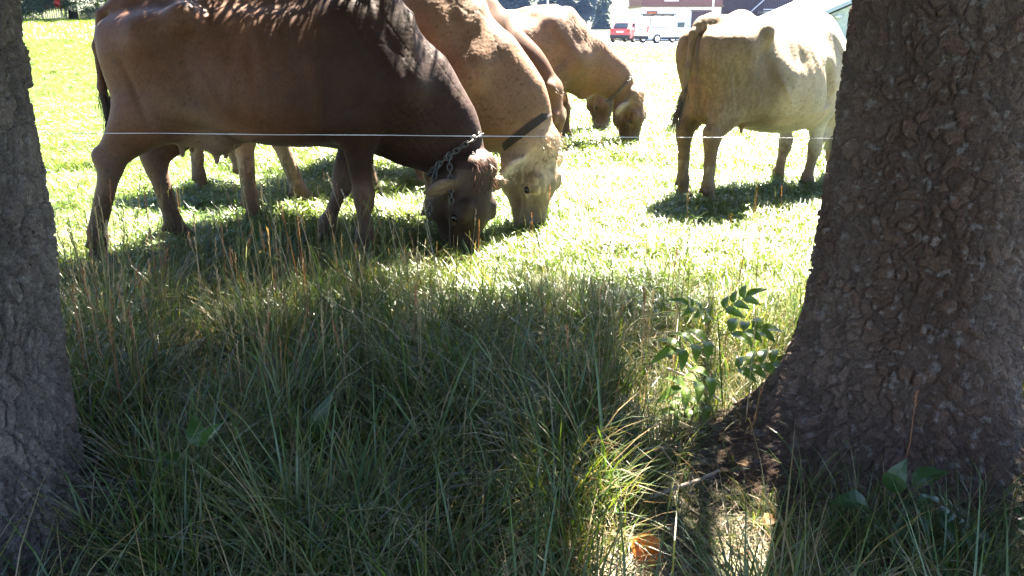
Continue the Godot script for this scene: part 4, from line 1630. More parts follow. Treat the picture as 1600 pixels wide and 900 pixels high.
func herbs() -> void:
	var V := func(x: float, y: float, z: float) -> Vector3: return Vector3(x, y, z)
	var up := Vector3(0, 1, 0.35)
	var at := Vector3(0.69, -0.05, -2.36)
	var bright := lin(0.12, 0.19, 0.032)
	herb("ash_seedling", at, [V.call(0, 0, 0), V.call(-0.01, 0.15, 0), V.call(-0.03, 0.30, 0.0), V.call(-0.05, 0.44, 0.01)], [
		[V.call(0, 0.11, 0), V.call(1, 0.15, 0.3), up, 0.16, 4, 0.072], [V.call(-0.01, 0.13, 0), V.call(-1, 0.1, 0.2), up, 0.15, 4, 0.072],
		[V.call(-0.02, 0.24, 0), V.call(1, 0.45, 0.1), up, 0.17, 4, 0.078], [V.call(-0.02, 0.24, 0), V.call(-1, -0.05, 0.4), up, 0.14, 3, 0.085],
		[V.call(-0.04, 0.37, 0), V.call(1, 0.25, -0.1), up, 0.13, 3, 0.085], [V.call(-0.04, 0.36, 0), V.call(-0.9, 0.05, 0.4), up, 0.14, 3, 0.091],
		[V.call(-0.05, 0.42, 0), V.call(-0.6, 0.5, 0.1), up, 0.10, 3, 0.065], [V.call(-0.05, 0.44, 0), V.call(0.6, 0.6, 0.1), up, 0.10, 3, 0.065]],
		bright, "sapling with feathery bright green leaves growing against the thick trunk's root", "sapling")
	var dull := lin(0.045, 0.085, 0.032)
	herb("broadleaf_herb", Vector3(-0.80, 0, -1.82), [V.call(0, 0, 0), V.call(0.01, 0.1, 0), V.call(0.0, 0.2, 0.01)], [
		[V.call(0, 0.08, 0), V.call(-1, 0.25, 0.5), up, 0.17, 0, 0.033], [V.call(0, 0.1, 0), V.call(0.8, 0.5, 0.4), up, 0.16, 0, 0.03],
		[V.call(0, 0.14, 0), V.call(-0.5, 0.6, 0.3), up, 0.14, 0, 0.028], [V.call(0, 0.17, 0), V.call(0.4, 0.9, 0.1), up, 0.15, 0, 0.027],
		[V.call(0, 0.06, 0), V.call(0.3, 0.2, 1), up, 0.15, 0, 0.03], [V.call(0, 0.19, 0), V.call(-0.2, 0.8, -0.5), up, 0.12, 0, 0.025]],
		lin(0.06, 0.12, 0.03), "low herb with broad oval leaves in grass beside the furrowed trunk")
	herb("dock_plant", Vector3(-0.55, 0, -2.02), [V.call(0, 0, 0), V.call(0.0, 0.05, 0), V.call(0.0, 0.1, 0.01)], [
		[V.call(0, 0.03, 0), V.call(0.15, 1, 0.1), up, 0.26, 0, 0.036], [V.call(0, 0.03, 0), V.call(-0.7, 0.7, 0.3), up, 0.2, 0, 0.03],
		[V.call(0, 0.03, 0), V.call(0.8, 0.5, 0.3), up, 0.19, 0, 0.03], [V.call(0, 0.03, 0), V.call(0.2, 0.4, 1), up, 0.17, 0, 0.028]],
		dull, "upright dark green leaves of a dock plant in the deep shade")
	herb("elder_seedling", Vector3(0.93, 0, -1.74), [V.call(0, 0, 0), V.call(0.01, 0.08, 0), V.call(0.03, 0.15, 0.0)], [
		[V.call(0.0, 0.09, 0), V.call(-1, 0.4, 0.2), up, 0.15, 0, 0.034], [V.call(0.0, 0.12, 0), V.call(0.1, 0.9, 0.2), up, 0.13, 0, 0.03],
		[V.call(0.02, 0.13, 0), V.call(1, -0.1, 0.5), up, 0.17, 3, 0.075], [V.call(0.03, 0.15, 0), V.call(0.7, 0.6, 0.2), up, 0.12, 0, 0.028],
		[V.call(0.02, 0.1, 0), V.call(0.5, -0.3, 1), up, 0.13, 2, 0.065]],
		dull, "seedling with pointed grey-green leaflets at the foot of the thick trunk", "seedling")
	herb("cow_parsley", Vector3(1.16, 0, -1.70), [V.call(0, 0, 0), V.call(0.0, 0.06, 0), V.call(-0.01, 0.11, 0.0)], [
		[V.call(0, 0.05, 0), V.call(-0.6, 0.7, 0.2), up, 0.17, 5, 0.045], [V.call(0, 0.06, 0), V.call(0.7, 0.4, 0.3), up, 0.17, 5, 0.045],
		[V.call(0, 0.07, 0), V.call(0.1, 0.8, 0.4), up, 0.16, 5, 0.04], [V.call(0, 0.04, 0), V.call(-0.2, 0.3, 1), up, 0.14, 4, 0.04]],
		lin(0.04, 0.075, 0.035), "small ferny plant pressed against the bark of the thick trunk")


# stalks gone to seed that stand out one by one
func straws() -> void:
	var list := [
		# foot x, foot z, height, lean x, tone (0 straw, 1 russet, 2 pale), spike length
		[-1.62, -2.95, 0.62, 0.04, 1, 0.16], [-1.55, -2.85, 0.55, -0.06, 0, 0.12], [-1.48, -2.75, 0.60, 0.08, 2, 0.10], [-1.60, -2.6, 0.55, -0.03, 1, 0.12], [-1.44, -3.1, 0.66, 0.02, 1, 0.20],
		[-1.32, -3.2, 0.52, 0.05, 2, 0.08], [-1.38, -2.5, 0.50, 0.0, 1, 0.10], [-1.15, -2.42, 0.52, -0.02, 1, 0.12], [-1.17, -2.30, 0.44, 0.03, 1, 0.10], [-1.00, -2.9, 0.60, -0.10, 2, 0.07],
		[-0.92, -3.3, 0.62, -0.12, 2, 0.08], [-0.78, -3.2, 0.56, -0.10, 2, 0.08], [-0.70, -2.7, 0.46, 0.10, 0, 0.08], [-0.62, -3.35, 0.66, -0.14, 2, 0.07], [-0.55, -3.3, 0.60, -0.16, 2, 0.07],
		[-0.43, -3.2, 0.72, -0.10, 2, 0.08], [-0.38, -3.2, 0.64, -0.14, 2, 0.08], [-0.30, -3.3, 0.60, -0.08, 2, 0.09], [-0.25, -3.1, 0.66, -0.12, 2, 0.08], [-0.20, -3.4, 0.50, 0.06, 0, 0.07],
		[0.02, -3.5, 0.44, 0.1, 0, 0.07], [0.14, -3.3, 0.42, -0.05, 0, 0.08], [0.36, -3.2, 0.40, 0.06, 1, 0.06], [0.62, -3.0, 0.46, 0.02, 1, 0.10], [0.82, -2.9, 0.44, 0.06, 1, 0.08],
		[1.0, -3.1, 0.48, -0.04, 1, 0.07], [-0.35, -2.6, 0.42, 0.04, 1, 0.08], [-0.52, -2.35, 0.38, -0.05, 1, 0.09], [0.25, -2.5, 0.36, 0.08, 0, 0.08], [0.48, -2.6, 0.40, -0.06, 1, 0.07],
		[-1.75, -3.3, 0.58, 0.02, 0, 0.12], [-1.85, -3.6, 0.6, 0.05, 1, 0.14], [0.98, -1.76, 0.42, -0.03, 1, 0.04]]
	for s in list:
		var tone: Color = [lin(0.34, 0.26, 0.14), lin(0.33, 0.15, 0.075), lin(0.46, 0.39, 0.29)][s[4]]
		var place := " amid the shaded grass below the cattle"
		if s[0] < -1.1: place = " beside the furrowed trunk"
		elif s[0] < -0.15 and s[1] < -2.95: place = " before the dark brown cow's head"
		elif s[0] > 0.9 and s[1] > -2.0: place = " against the thick trunk's bark"
		elif s[0] > 0.4: place = " near the bright green sapling"
		var o := thing("dry_grass_stalk", Vector3(s[0], ground_y(s[0], s[1]), s[1]))
		tag(o, ["thin straw-coloured grass stalk gone to seed", "russet dry grass stalk gone to seed", "pale grass stalk with a whitish seed head"][s[4]] + place, "grass stalk", "dry stalks standing out of the tall grass")
		var pts := []
		for k in 7:
			var t := k / 6.0
			pts.append(Vector3(s[3] * s[2] * t + s[3] * 0.6 * t * t * s[2] + rr(-0.003, 0.003), s[2] * t, rr(-0.004, 0.004) + 0.03 * t * t))
		var st := tool()
		tube(st, pts, [0.0019, 0.0018, 0.0016, 0.0014, 0.0012, 0.001, 0.0006], 5, tone * 0.85)
		put("stem", st.commit(), M.straw, o)
		st = tool()
		var n := int(s[5] / 0.0026)
		for k in n:
			var t: float = 1.0 - s[5] / s[2] * (1.0 - float(k) / n)
			var i := mini(5, int(t * 6.0))
			var q: Vector3 = pts[i].lerp(pts[i + 1], t * 6.0 - i)
			var d := Vector3(rr(-1, 1), rr(1.4, 2.8), rr(-1, 1)).normalized()
			blade(st, [q, q + d * 0.006, q + d * 0.014], d.cross(Vector3(rr(-1, 1), 0.2, rr(-1, 1))).normalized(), 0.0019, tone * rr(0.85, 1.2))
		put("seed_head", st.commit(), M.straw, o)


# ---------------------------------------------------------------- what lies beyond the meadow
func village() -> void:
	forest()
	house()
	barn()
	shed()
	van()
	red_car()
	for p in [[2.35, -56.0, "thin white post standing up behind the tan cow's back"], [14.4, -61.0, "white post at the corner of the house with the orange shutter"]]:
		var o := thing("lamp_post", Vector3(p[0], ground_y(p[0], p[1]), p[1]))
		tag(o, p[2], "post")
		var st := tool()
		tube(st, [Vector3(0, 0, 0), Vector3(0, 0.5, 0), Vector3(0, 6.5, 0)], [0.09, 0.07, 0.055], 10)
		put("pole", st.commit(), M.white_paint, o)
		st = tool()
		tube(st, [Vector3(0, 6.45, 0), Vector3(0.3, 6.6, 0), Vector3(0.8, 6.62, 0)], [0.03, 0.03, 0.05], 8)
		put("arm", st.commit(), M.zinc, o)
	# grey gatepost behind the cattle
	var g := thing("gatepost", Vector3(-2.0, 0, -32.0))
	tag(g, "weathered grey timber gatepost standing behind the cattle", "post")
	var s := tool()
	box(s, Vector3(-0.24, 0, -0.2), Vector3(0.24, 2.6, 0.2))
	put("timber", s.commit(), M.stone, g)
	s = tool()
	box(s, Vector3(-0.27, 2.6, -0.23), Vector3(0.27, 2.66, 0.23))
	put("cap", s.commit(), M.roof, g)
	paling()
	far_pine()


func forest() -> void:
	var st := tool()
	var r := RandomNumberGenerator.new()
	r.seed = 5
	tube(st, [Vector3(0, -1, 0), Vector3(0, 14, 0)], [0.25, 0.05], 5, lin(0.06, 0.045, 0.035))
	for i in 420:
		var h := 1.2 + 13.3 * pow(r.randf(), 1.15)
		var a := r.randf() * TAU
		var L := (15.0 - h) * 0.21 * r.randf_range(0.7, 1.15) + 0.25
		var d := Vector3(cos(a), -0.35, sin(a)).normalized()
		var c := lin(0.028, 0.048, 0.026) * r.randf_range(0.7, 1.35)
		var side := d.cross(Vector3.UP).normalized()
		var p := Vector3(0, h, 0)
		vtri(st, p + d * 0.1, p + d * L * 0.7 + side * L * 0.22, p + d * L, c, c, c)
		vtri(st, p + d * 0.1, p + d * L, p + d * L * 0.7 - side * L * 0.22 - Vector3(0, 0.2, 0), c, c, c)
	var where := []
	var tint := []
	for i in 1500:
		var z := -238.0 - 150.0 * pow(rng.randf(), 1.4)
		var x := rr(-0.85, 0.85) * -z
		var s := rr(0.7, 1.25)
		where.append(Transform3D(Basis(Vector3.UP, rr(0, TAU)).scaled(Vector3(s, s * rr(0.9, 1.2), s)), Vector3(x, hill_y(x, z) - 0.2, z)))
		var g := rr(0.75, 1.3)
		tint.append(Color(g, g, g * rr(0.9, 1.15)))
	var f := many("forest", st.commit(), M.needles, where, tint)
	tag(f, "dark conifer forest on the far hillside", "forest", "", "stuff")


# a box given by its corners, as a part
func part(called: String, o: Node3D, lo: Vector3, hi: Vector3, mat: Material, under: Node3D = null) -> MeshInstance3D:
	return put(called, boxed(lo, hi), mat, o if under == null else under)


func house() -> void:
	var o := thing("house", Vector3(11.3, 0, -74.0))
	tag(o, "house with white ground floor, reddish timber upper floor and orange shutter", "house")
	part("wall", o, Vector3(0, -0.2, -8), Vector3(6.9, 2.75, 0), M.stucco)
	part("upper_wall", o, Vector3(-0.05, 2.93, -8.05), Vector3(6.95, 5.6, 0.06), M.timber_red)
	part("ledge", o, Vector3(-0.15, 2.753, -8.1), Vector3(7.05, 2.927, 0.18), M.frame_wood)
	for i in 17:
		part("plank", o, Vector3(-0.05, 2.95 + i * 0.155, 0.062), Vector3(6.95, 3.09 + i * 0.155, 0.08), M.timber_red)
	var st := tool()
	var pr := [Vector3(-0.9, 5.45, 1.0), Vector3(3.45, 7.6, 1.0), Vector3(7.8, 5.45, 1.0)]
	for k in 2:
		var a: Vector3 = pr[k]
		var b: Vector3 = pr[k + 1]
		var d := Vector3(0, 0, -10)
		var n := Vector3(0, 0.22, 0)
		face4(st, a + n, b + n, b + n + d, a + n + d)
		face4(st, a, a + d, b + d, b)
		face4(st, a, b, b + n, a + n)
		face4(st, a + d, a + d + n, b + d + n, b + d)
		if k == 0: face4(st, a, a + n, a + n + d, a + d)
		else: face4(st, b, b + d, b + d + n, b + n)
	put("roof", st.commit(), M.roof, o)
	st = tool()
	vtri(st, Vector3(-0.05, 5.6, 0.0), Vector3(3.45, 7.5, 0.0), Vector3(6.95, 5.6, 0.0), Color.WHITE, Color.WHITE, Color.WHITE)
	put("gable", st.commit(), M.timber_red, o)
	var w := part("window", o, Vector3(0.42, 1.62, 0.01), Vector3(1.34, 2.42, 0.05), M.frame_wood)
	part("shutter", o, Vector3(0.49, 1.68, 0.053), Vector3(1.27, 2.36, 0.08), M.shutter, w)
	part("sill", o, Vector3(0.36, 1.55, 0.01), Vector3(1.40, 1.615, 0.14), M.stone, w)
	w = part("window", o, Vector3(1.95, 3.3, 0.085), Vector3(3.05, 4.35, 0.13), M.frame_wood)
	part("pane", o, Vector3(2.05, 3.4, 0.133), Vector3(2.48, 4.25, 0.14), M.glass_dark, w)
	part("pane", o, Vector3(2.53, 3.4, 0.133), Vector3(2.95, 4.25, 0.14), M.glass_dark, w)
	part("sill", o, Vector3(1.88, 3.2, 0.085), Vector3(3.12, 3.295, 0.24), M.white_paint, w)
	part("shutter", o, Vector3(3.1, 3.3, 0.085), Vector3(3.45, 4.35, 0.12), M.timber_dark, w)
	w = part("garage_door", o, Vector3(4.35, 0.0, 0.01), Vector3(6.1, 2.4, 0.05), M.timber_dark)
	part("lintel", o, Vector3(4.25, 2.405, 0.01), Vector3(6.2, 2.5, 0.07), M.frame_wood, w)


func barn() -> void:
	var o := thing("barn", Vector3(19.0, 0, -84.0))
	tag(o, "dark timber barn with a railed balcony and slanting stair rail", "barn")
	part("wall", o, Vector3(0, -0.2, -10), Vector3(15, 9.0, 0), M.timber_dark)
	var st := tool()
	for k in 2:
		var x0 := -0.8 if k == 0 else 7.5
		var x1 := 7.5 if k == 0 else 15.8
		var y0 := 8.9 if k == 0 else 12.0
		var y1 := 12.0 if k == 0 else 8.9
		face4(st, Vector3(x0, y0 + 0.2, 1), Vector3(x1, y1 + 0.2, 1), Vector3(x1, y1 + 0.2, -11), Vector3(x0, y0 + 0.2, -11))
		face4(st, Vector3(x0, y0, 1), Vector3(x0, y0, -11), Vector3(x1, y1, -11), Vector3(x1, y1, 1))
		face4(st, Vector3(x0, y0, 1), Vector3(x1, y1, 1), Vector3(x1, y1 + 0.2, 1), Vector3(x0, y0 + 0.2, 1))
	put("roof", st.commit(), M.roof, o)
	st = tool()
	vtri(st, Vector3(0, 9.0, 0), Vector3(7.5, 11.9, 0), Vector3(15, 9.0, 0), Color.WHITE, Color.WHITE, Color.WHITE)
	put("gable", st.commit(), M.timber_dark, o)
	# balcony deck on posts, with balusters one by one
	var b := part("balcony", o, Vector3(5.2, 2.35, 0.01), Vector3(13.5, 2.55, 2.2), M.stone)
	part("handrail", o, Vector3(5.2, 3.55, 2.08), Vector3(13.5, 3.65, 2.16), M.rail, b)
	part("bottom_rail", o, Vector3(5.2, 2.66, 2.09), Vector3(13.5, 2.72, 2.15), M.white_paint, b)
	for i in 50:
		part("baluster", o, Vector3(5.25 + i * 0.165, 2.723, 2.10), Vector3(5.29 + i * 0.165, 3.547, 2.14), M.rail, b)
	for i in 3:
		part("post", o, Vector3(5.25 + i * 3.95, -0.1, 1.9), Vector3(5.4 + i * 3.95, 2.345, 2.05), M.rail, b)
	part("door", o, Vector3(9.7, 2.6, 0.01), Vector3(12.6, 4.7, 0.06), M.shutter)
	part("door", o, Vector3(8.6, 2.6, 0.01), Vector3(9.6, 4.7, 0.06), M.white_paint)
	var s := part("stair", o, Vector3(5.0, -0.1, 2.4), Vector3(5.15, 0.15, 2.6), M.stone)
	for i in 12:
		part("tread", o, Vector3(2.6 + i * 0.21, 0.16 + i * 0.19, 1.2), Vector3(2.85 + i * 0.21, 0.21 + i * 0.19, 2.1), M.stone, s)
	st = tool()
	tube(st, [Vector3(2.6, 1.2, 2.2), Vector3(5.2, 3.6, 2.2)], [0.06, 0.06], 6)
	put("stair_rail", st.commit(), M.zinc, s)
	for i in 13:
		st = tool()
		tube(st, [Vector3(2.65 + i * 0.2, 0.2 + i * 0.184, 2.2), Vector3(2.65 + i * 0.2, 1.2 + i * 0.184, 2.2)], [0.02, 0.02], 5)
		put("baluster", st.commit(), M.rail, s)


func shed() -> void:
	var o := thing("outbuilding", Vector3(14.0, 0, -40.0))
	tag(o, "low outbuilding with pale green plaster gable and grey roof edge", "building")
	# gable wall facing the meadow, roof rising to the right
	var pts := PackedVector2Array([Vector2(0.35, -0.2), Vector2(9.0, -0.2), Vector2(9.0, 1.6), Vector2(4.7, 3.33), Vector2(0.35, 1.45)])
	put("wall", extrude(pts, 8.0), M.stucco_green, o)
	var st := tool()
	for k in 2:
		var a := Vector3(-0.1, 1.42, 0.5) if k == 0 else Vector3(4.7, 3.5, 0.5)
		var b := Vector3(4.7, 3.5, 0.5) if k == 0 else Vector3(9.5, 1.42, 0.5)
		var d := Vector3(0, 0, -9)
		var n := Vector3(0, 0.2, 0)
		face4(st, a + n, b + n, b + n + d, a + n + d)
		face4(st, a, a + d, b + d, b)
		face4(st, a, b, b + n, a + n)
		if k == 0: face4(st, a, a + n, a + n + d, a + d)
		else: face4(st, b, b + d, b + d + n, b + n)
	put("roof", st.commit(), M.roof_edge, o)
	st = tool()
	tube(st, [Vector3(1.30, 1.62, 0.02), Vector3(1.30, 1.62, 0.12)], [0.05, 0.05], 8)
	var l := put("wall_lamp", st.commit(), M.zinc, o)
	var sp := SphereMesh.new()
	sp.radius = 0.16
	sp.height = 0.20
	var g := put("lamp_glass", sp, M.stucco, l)
	g.position = Vector3(1.30, 1.62, 0.22)


# a plate of an outline in x and y, thick along -z
func extrude(pts: PackedVector2Array, depth: float, inset := 0.0) -> ArrayMesh:
	var st := tool()
	var tri := Geometry2D.triangulate_polygon(pts)
	for z in [0.0, -depth]:
		for i in range(0, tri.size(), 3):
			var q := [pts[tri[i]], pts[tri[i + 1]], pts[tri[i + 2]]]
			var cw: bool = (q[1] - q[0]).cross(q[2] - q[0]) < 0
			if cw != (z == 0.0):
				q.reverse()
			for p in q:
				st.set_color(Color.WHITE)
				st.set_normal(Vector3(0, 0, 1 if z == 0.0 else -1))
				st.add_vertex(Vector3(p.x, p.y, z))
	for i in pts.size():
		var a := pts[i]
		var b := pts[(i + 1) % pts.size()]
		face4(st, Vector3(a.x, a.y, 0), Vector3(a.x, a.y, -depth), Vector3(b.x, b.y, -depth), Vector3(b.x, b.y, 0))
	return st.commit()


# car body: sections across, each [x, bottom, shoulder, top, half width low, half width top]
func car_body(secs: Array) -> ArrayMesh:
	var st := tool()
	st.set_smooth_group(0)
	var rings := []
	for s in secs:
		var lo: float = s[1]
		var sh: float = s[2]
		var tp: float = s[3]
		var w: float = s[4]
		var wt: float = s[5]
		rings.append([Vector3(s[0], lo, w * 0.92), Vector3(s[0], lo + 0.15, w), Vector3(s[0], sh, w * 0.98), Vector3(s[0], tp - 0.07, wt), Vector3(s[0], tp, wt * 0.8), Vector3(s[0], tp + 0.015, 0),
			Vector3(s[0], tp, -wt * 0.8), Vector3(s[0], tp - 0.07, -wt), Vector3(s[0], sh, -w * 0.98), Vector3(s[0], lo + 0.15, -w), Vector3(s[0], lo, -w * 0.92)])
	for i in rings.size() - 1:
		for k in 11:
			var k2 := (k + 1) % 11
			face4(st, rings[i][k], rings[i][k2], rings[i + 1][k2], rings[i + 1][k])
	for e in [0, rings.size() - 1]:
		for k in range(1, 10):
			var q := [rings[e][0], rings[e][k], rings[e][k + 1]]
			if e == 0:
				q.reverse()
			vtri(st, q[0], q[1], q[2], Color.WHITE, Color.WHITE, Color.WHITE)
	return st.commit()


func wheels(o: Node3D, spots: Array, r: float) -> void:
	for p in spots:
		var cy := CylinderMesh.new()
		cy.top_radius = r
		cy.bottom_radius = r
		cy.height = 0.2
		cy.radial_segments = 24
		var w := put("wheel", cy, M.rubber, o)
		w.position = p
		w.rotation.x = PI / 2
		var rim := CylinderMesh.new()
		rim.top_radius = r * 0.66
		rim.bottom_radius = r * 0.66
		rim.height = 0.215
		rim.radial_segments = 20
		put("rim", rim, M.chrome, w)


func van() -> void:
	var o := thing("parked_van", Vector3(11.15, 0.02, -61.5), deg_to_rad(27.0))
	tag(o, "white panel van with a roof rack parked before the house", "van")
	put("body", car_body([[-2.1, 0.42, 1.0, 1.72, 0.84, 0.74], [-2.04, 0.3, 1.0, 1.80, 0.89, 0.80], [-0.2, 0.28, 1.0, 1.82, 0.90, 0.81], [0.55, 0.28, 1.0, 1.79, 0.90, 0.79], [1.25, 0.28, 1.0, 1.12, 0.88, 0.74], [1.95, 0.30, 0.82, 0.92, 0.84, 0.66], [2.1, 0.35, 0.7, 0.78, 0.74, 0.55]]), M.car_white, o)
	wheels(o, [Vector3(-1.35, 0.31, 0.83), Vector3(1.32, 0.31, 0.83), Vector3(-1.35, 0.31, -0.83), Vector3(1.32, 0.31, -0.83)], 0.31)
	part("side_window", o, Vector3(0.42, 1.06, 0.84), Vector3(1.02, 1.42, 0.90), M.glass_dark)
	part("door_gap", o, Vector3(-2.03, 0.42, 0.885), Vector3(-1.98, 1.66, 0.897), M.rubber)
	part("sliding_door_rail", o, Vector3(-1.9, 1.03, 0.885), Vector3(-0.5, 1.07, 0.91), M.rubber)
	var dr := part("rear_door", o, Vector3(-2.14, 0.5, -0.74), Vector3(-2.103, 1.62, 0.72), M.car_white)
	part("handle", o, Vector3(-2.17, 0.92, -0.25), Vector3(-2.143, 0.98, 0.2), M.rubber, dr)
	part("bumper", o, Vector3(-2.2, 0.28, -0.82), Vector3(-2.06, 0.48, 0.82), M.rubber)
	part("sill_trim", o, Vector3(-0.95, 0.27, 0.87), Vector3(0.95, 0.40, 0.92), M.rubber)
	for s in [-1.0, 1.0]:
		part("tail_light", o, Vector3(-2.13, 0.75, 0.78 * s - 0.06), Vector3(-2.06, 1.15, 0.78 * s + 0.06), M.red_lamp)
	var rack := part("roof_rack", o, Vector3(-1.7, 1.95, 0.62), Vector3(0.4, 2.0, 0.68), M.rubber)
	part("rack_bar", o, Vector3(-1.7, 1.95, -0.68), Vector3(0.4, 2.0, -0.62), M.rubber, rack)
	for x in [-1.6, -0.7, 0.2]:
		part("rack_bar", o, Vector3(x, 1.80, -0.61), Vector3(x + 0.06, 1.98, 0.61), M.rubber, rack)


func red_car() -> void:
	var o := thing("parked_car", Vector3(8.95, 0.02, -64.5), deg_to_rad(62.0))
	tag(o, "red hatchback seen from behind, parked beside the white van", "car")
	put("body", car_body([[-1.95, 0.45, 0.85, 0.95, 0.78, 0.70], [-1.86, 0.3, 0.90, 1.02, 0.85, 0.72], [-1.55, 0.25, 0.92, 1.40, 0.87, 0.60], [-0.9, 0.25, 0.92, 1.48, 0.88, 0.62], [0.2, 0.25, 0.9, 1.46, 0.88, 0.62], [0.95, 0.25, 0.88, 0.98, 0.86, 0.66], [1.85, 0.28, 0.68, 0.80, 0.80, 0.6], [2.0, 0.34, 0.6, 0.66, 0.7, 0.5]]), M.car_red, o)
	wheels(o, [Vector3(-1.25, 0.3, 0.8), Vector3(1.3, 0.3, 0.8), Vector3(-1.25, 0.3, -0.8), Vector3(1.3, 0.3, -0.8)], 0.3)
	var st := tool()
	face4(st, Vector3(-1.87, 1.06, -0.56), Vector3(-1.60, 1.37, -0.50), Vector3(-1.60, 1.37, 0.50), Vector3(-1.87, 1.06, 0.56))
	face4(st, Vector3(-1.90, 1.05, -0.56), Vector3(-1.90, 1.05, 0.56), Vector3(-1.63, 1.38, 0.50), Vector3(-1.63, 1.38, -0.50))
	put("rear_window", st.commit(), M.glass_dark, o)
	part("side_window", o, Vector3(-1.3, 1.0, 0.72), Vector3(0.3, 1.34, 0.77), M.glass_dark)
	part("bumper", o, Vector3(-2.0, 0.28, -0.78), Vector3(-1.88, 0.52, 0.78), M.rubber)
	part("number_plate", o, Vector3(-1.99, 0.70, -0.26), Vector3(-1.955, 0.81, 0.26), M.white_paint)
	for s in [-1.0, 1.0]:
		part("tail_light", o, Vector3(-1.98, 0.76, 0.66 * s - 0.12), Vector3(-1.85, 0.96, 0.66 * s + 0.12), M.red_lamp)


func paling() -> void:
	var o := thing("paling_fence", Vector3(-23.6, 0, -40.5), deg_to_rad(5.0))
	tag(o, "low pale picket fence behind the dark pine", "fence")
	var mesh := boxed(Vector3(-0.028, 0, -0.01), Vector3(0.028, 0.8, 0.01))
	for i in 46:
		var x := 0.1 * i
		var y := ground_y(-23.6 + x, -40.5)
		var p := put("picket", mesh, M.paling, o)
		p.position = Vector3(x, y - 0.04, rr(-0.01, 0.01))
		p.rotation.z = rr(-0.05, 0.05) + 0.06 * sin(i * 0.3)
		p.scale.y = rr(0.9, 1.08)
	for i in 5:
		var y := ground_y(-23.6 + i * 1.12, -40.5)
		part("post", o, Vector3(i * 1.12 - 0.04, y - 0.2, -0.09), Vector3(i * 1.12 + 0.04, y + 0.88, -0.013), M.frame_wood)
	for h in [0.2, 0.6]:
		var st := tool()
		var pts := []
		var rad := []
		for i in 9:
			pts.append(Vector3(i * 0.57, ground_y(-23.6 + i * 0.57, -40.5) + h, -0.04))
			rad.append(0.022)
		tube(st, pts, rad, 5)
		put("rail", st.commit(), M.frame_wood, o)


func far_pine() -> void:
	var at := Vector3(-19.9, 0, -38.5)
	at.y = ground_y(at.x, at.z)
	var o := thing("pine_tree", at)
	tag(o, "dark pine with low sweeping branches before the picket fence", "tree")
	var st := tool()
	tube(st, [Vector3(0, -0.2, 0), Vector3(0.02, 0.5, 0), Vector3(-0.02, 2, 0), Vector3(0, 9, 0)], [0.26, 0.19, 0.16, 0.04], 10, lin(0.05, 0.04, 0.035))
	put("trunk", st.commit(), M.bark, o)
	var limbs := tool()
	var where := []
	var tint := []
	for i in 70:
		var y := 0.65 + 7.5 * pow(i / 70.0, 1.6)
		var an := i * 2.4 + rr(-0.3, 0.3)
		var L := (3.3 - 0.28 * y) * rr(0.7, 1.15)
		var dir := Vector3(cos(an), 0, sin(an))
		var pts := []
		for k in 5:
			var t := k / 4.0
			pts.append(Vector3(0, y, 0) + dir * L * t + Vector3(0, L * (0.18 * t - 0.38 * t * t), 0))
		tube(limbs, pts, [0.05, 0.04, 0.03, 0.02, 0.01], 5, lin(0.05, 0.04, 0.035))
		for k in 15:
			var t := 0.2 + 0.8 * k / 14.0
			var p := Vector3(0, y, 0) + dir * L * t + Vector3(0, L * (0.18 * t - 0.38 * t * t), 0)
			for s in [-1.0, 1.0]:
				var out: Vector3 = (dir * rr(0.3, 0.9) + Vector3(-dir.z, 0, dir.x) * s + Vector3(0, rr(-0.5, 0.2), 0)).normalized()
				where.append(Transform3D((Basis.looking_at(out, Vector3.UP) * Basis(Vector3.FORWARD, rr(-0.5, 0.5))).scaled(Vector3.ONE * rr(1.0, 1.7)), p))
				var g := rr(0.7, 1.3)
				tint.append(Color(g, g, g))
	put("branches", limbs.commit(), M.bark, o)
	many("crown", M.spray, M.needles, where, tint, o).set_meta("kind", "stuff")
	# red balls hung among the branches
	for b in [[-19.95, 1.98, -36.6, 0.11], [-19.4, 2.12, -36.4, 0.16]]:
		var t := thing("red_ball", Vector3(b[0], b[1], b[2]))
		tag(t, ("larger" if b[3] > 0.13 else "smaller") + " round red ball hanging among the pine's low branches", "ball", "red balls in the far pine")
		var sp := SphereMesh.new()
		sp.radius = b[3]
		sp.height = b[3] * 2.0
		put("ball", sp, M.red_lamp, t)
		st = tool()
		tube(st, [Vector3(0, b[3], 0), Vector3(0, b[3] + 0.3, 0.0)], [0.008, 0.008], 4)
		put("cord", st.commit(), M.rubber, t)
	# thin grey bush at the fence end
	var bush := thing("grey_bush", Vector3(-25.2, ground_y(-25.2, -41.0), -41.0))
	tag(bush, "twiggy grey-green bush at the end of the picket fence", "bush")
	var tw := tool()
	var lf := tool()
	for i in 60:
		var a := rr(0, TAU)
		var d := Vector3(cos(a) * rr(0.1, 0.6), 1, sin(a) * rr(0.1, 0.6)).normalized()
		var L := rr(0.8, 2.2)
		tube(tw, [Vector3(cos(a) * 0.15, 0, sin(a) * 0.15), d * L * 0.5, d * L + Vector3(rr(-0.2, 0.2), 0, rr(-0.2, 0.2))], [0.02, 0.013, 0.005], 4, lin(0.12, 0.10, 0.08))
		for k in 26:
			var p := d * L * rr(0.35, 1.0) + Vector3(rr(-0.2, 0.2), rr(-0.1, 0.1), rr(-0.2, 0.2))
			var n := Vector3(rr(-1, 1), rr(-0.4, 1), rr(-1, 1)).normalized()
			var ac := n.cross(Vector3(rr(-1, 1), rr(-1, 1), rr(-1, 1))).normalized()
			blade(lf, [p, p + n * 0.04, p + n * 0.085], ac, 0.022, lin(0.11, 0.12, 0.06) * rr(0.7, 1.3))
	put("twigs", tw.commit(), M.bark, bush)
	put("foliage", lf.commit(), M.grass, bush)


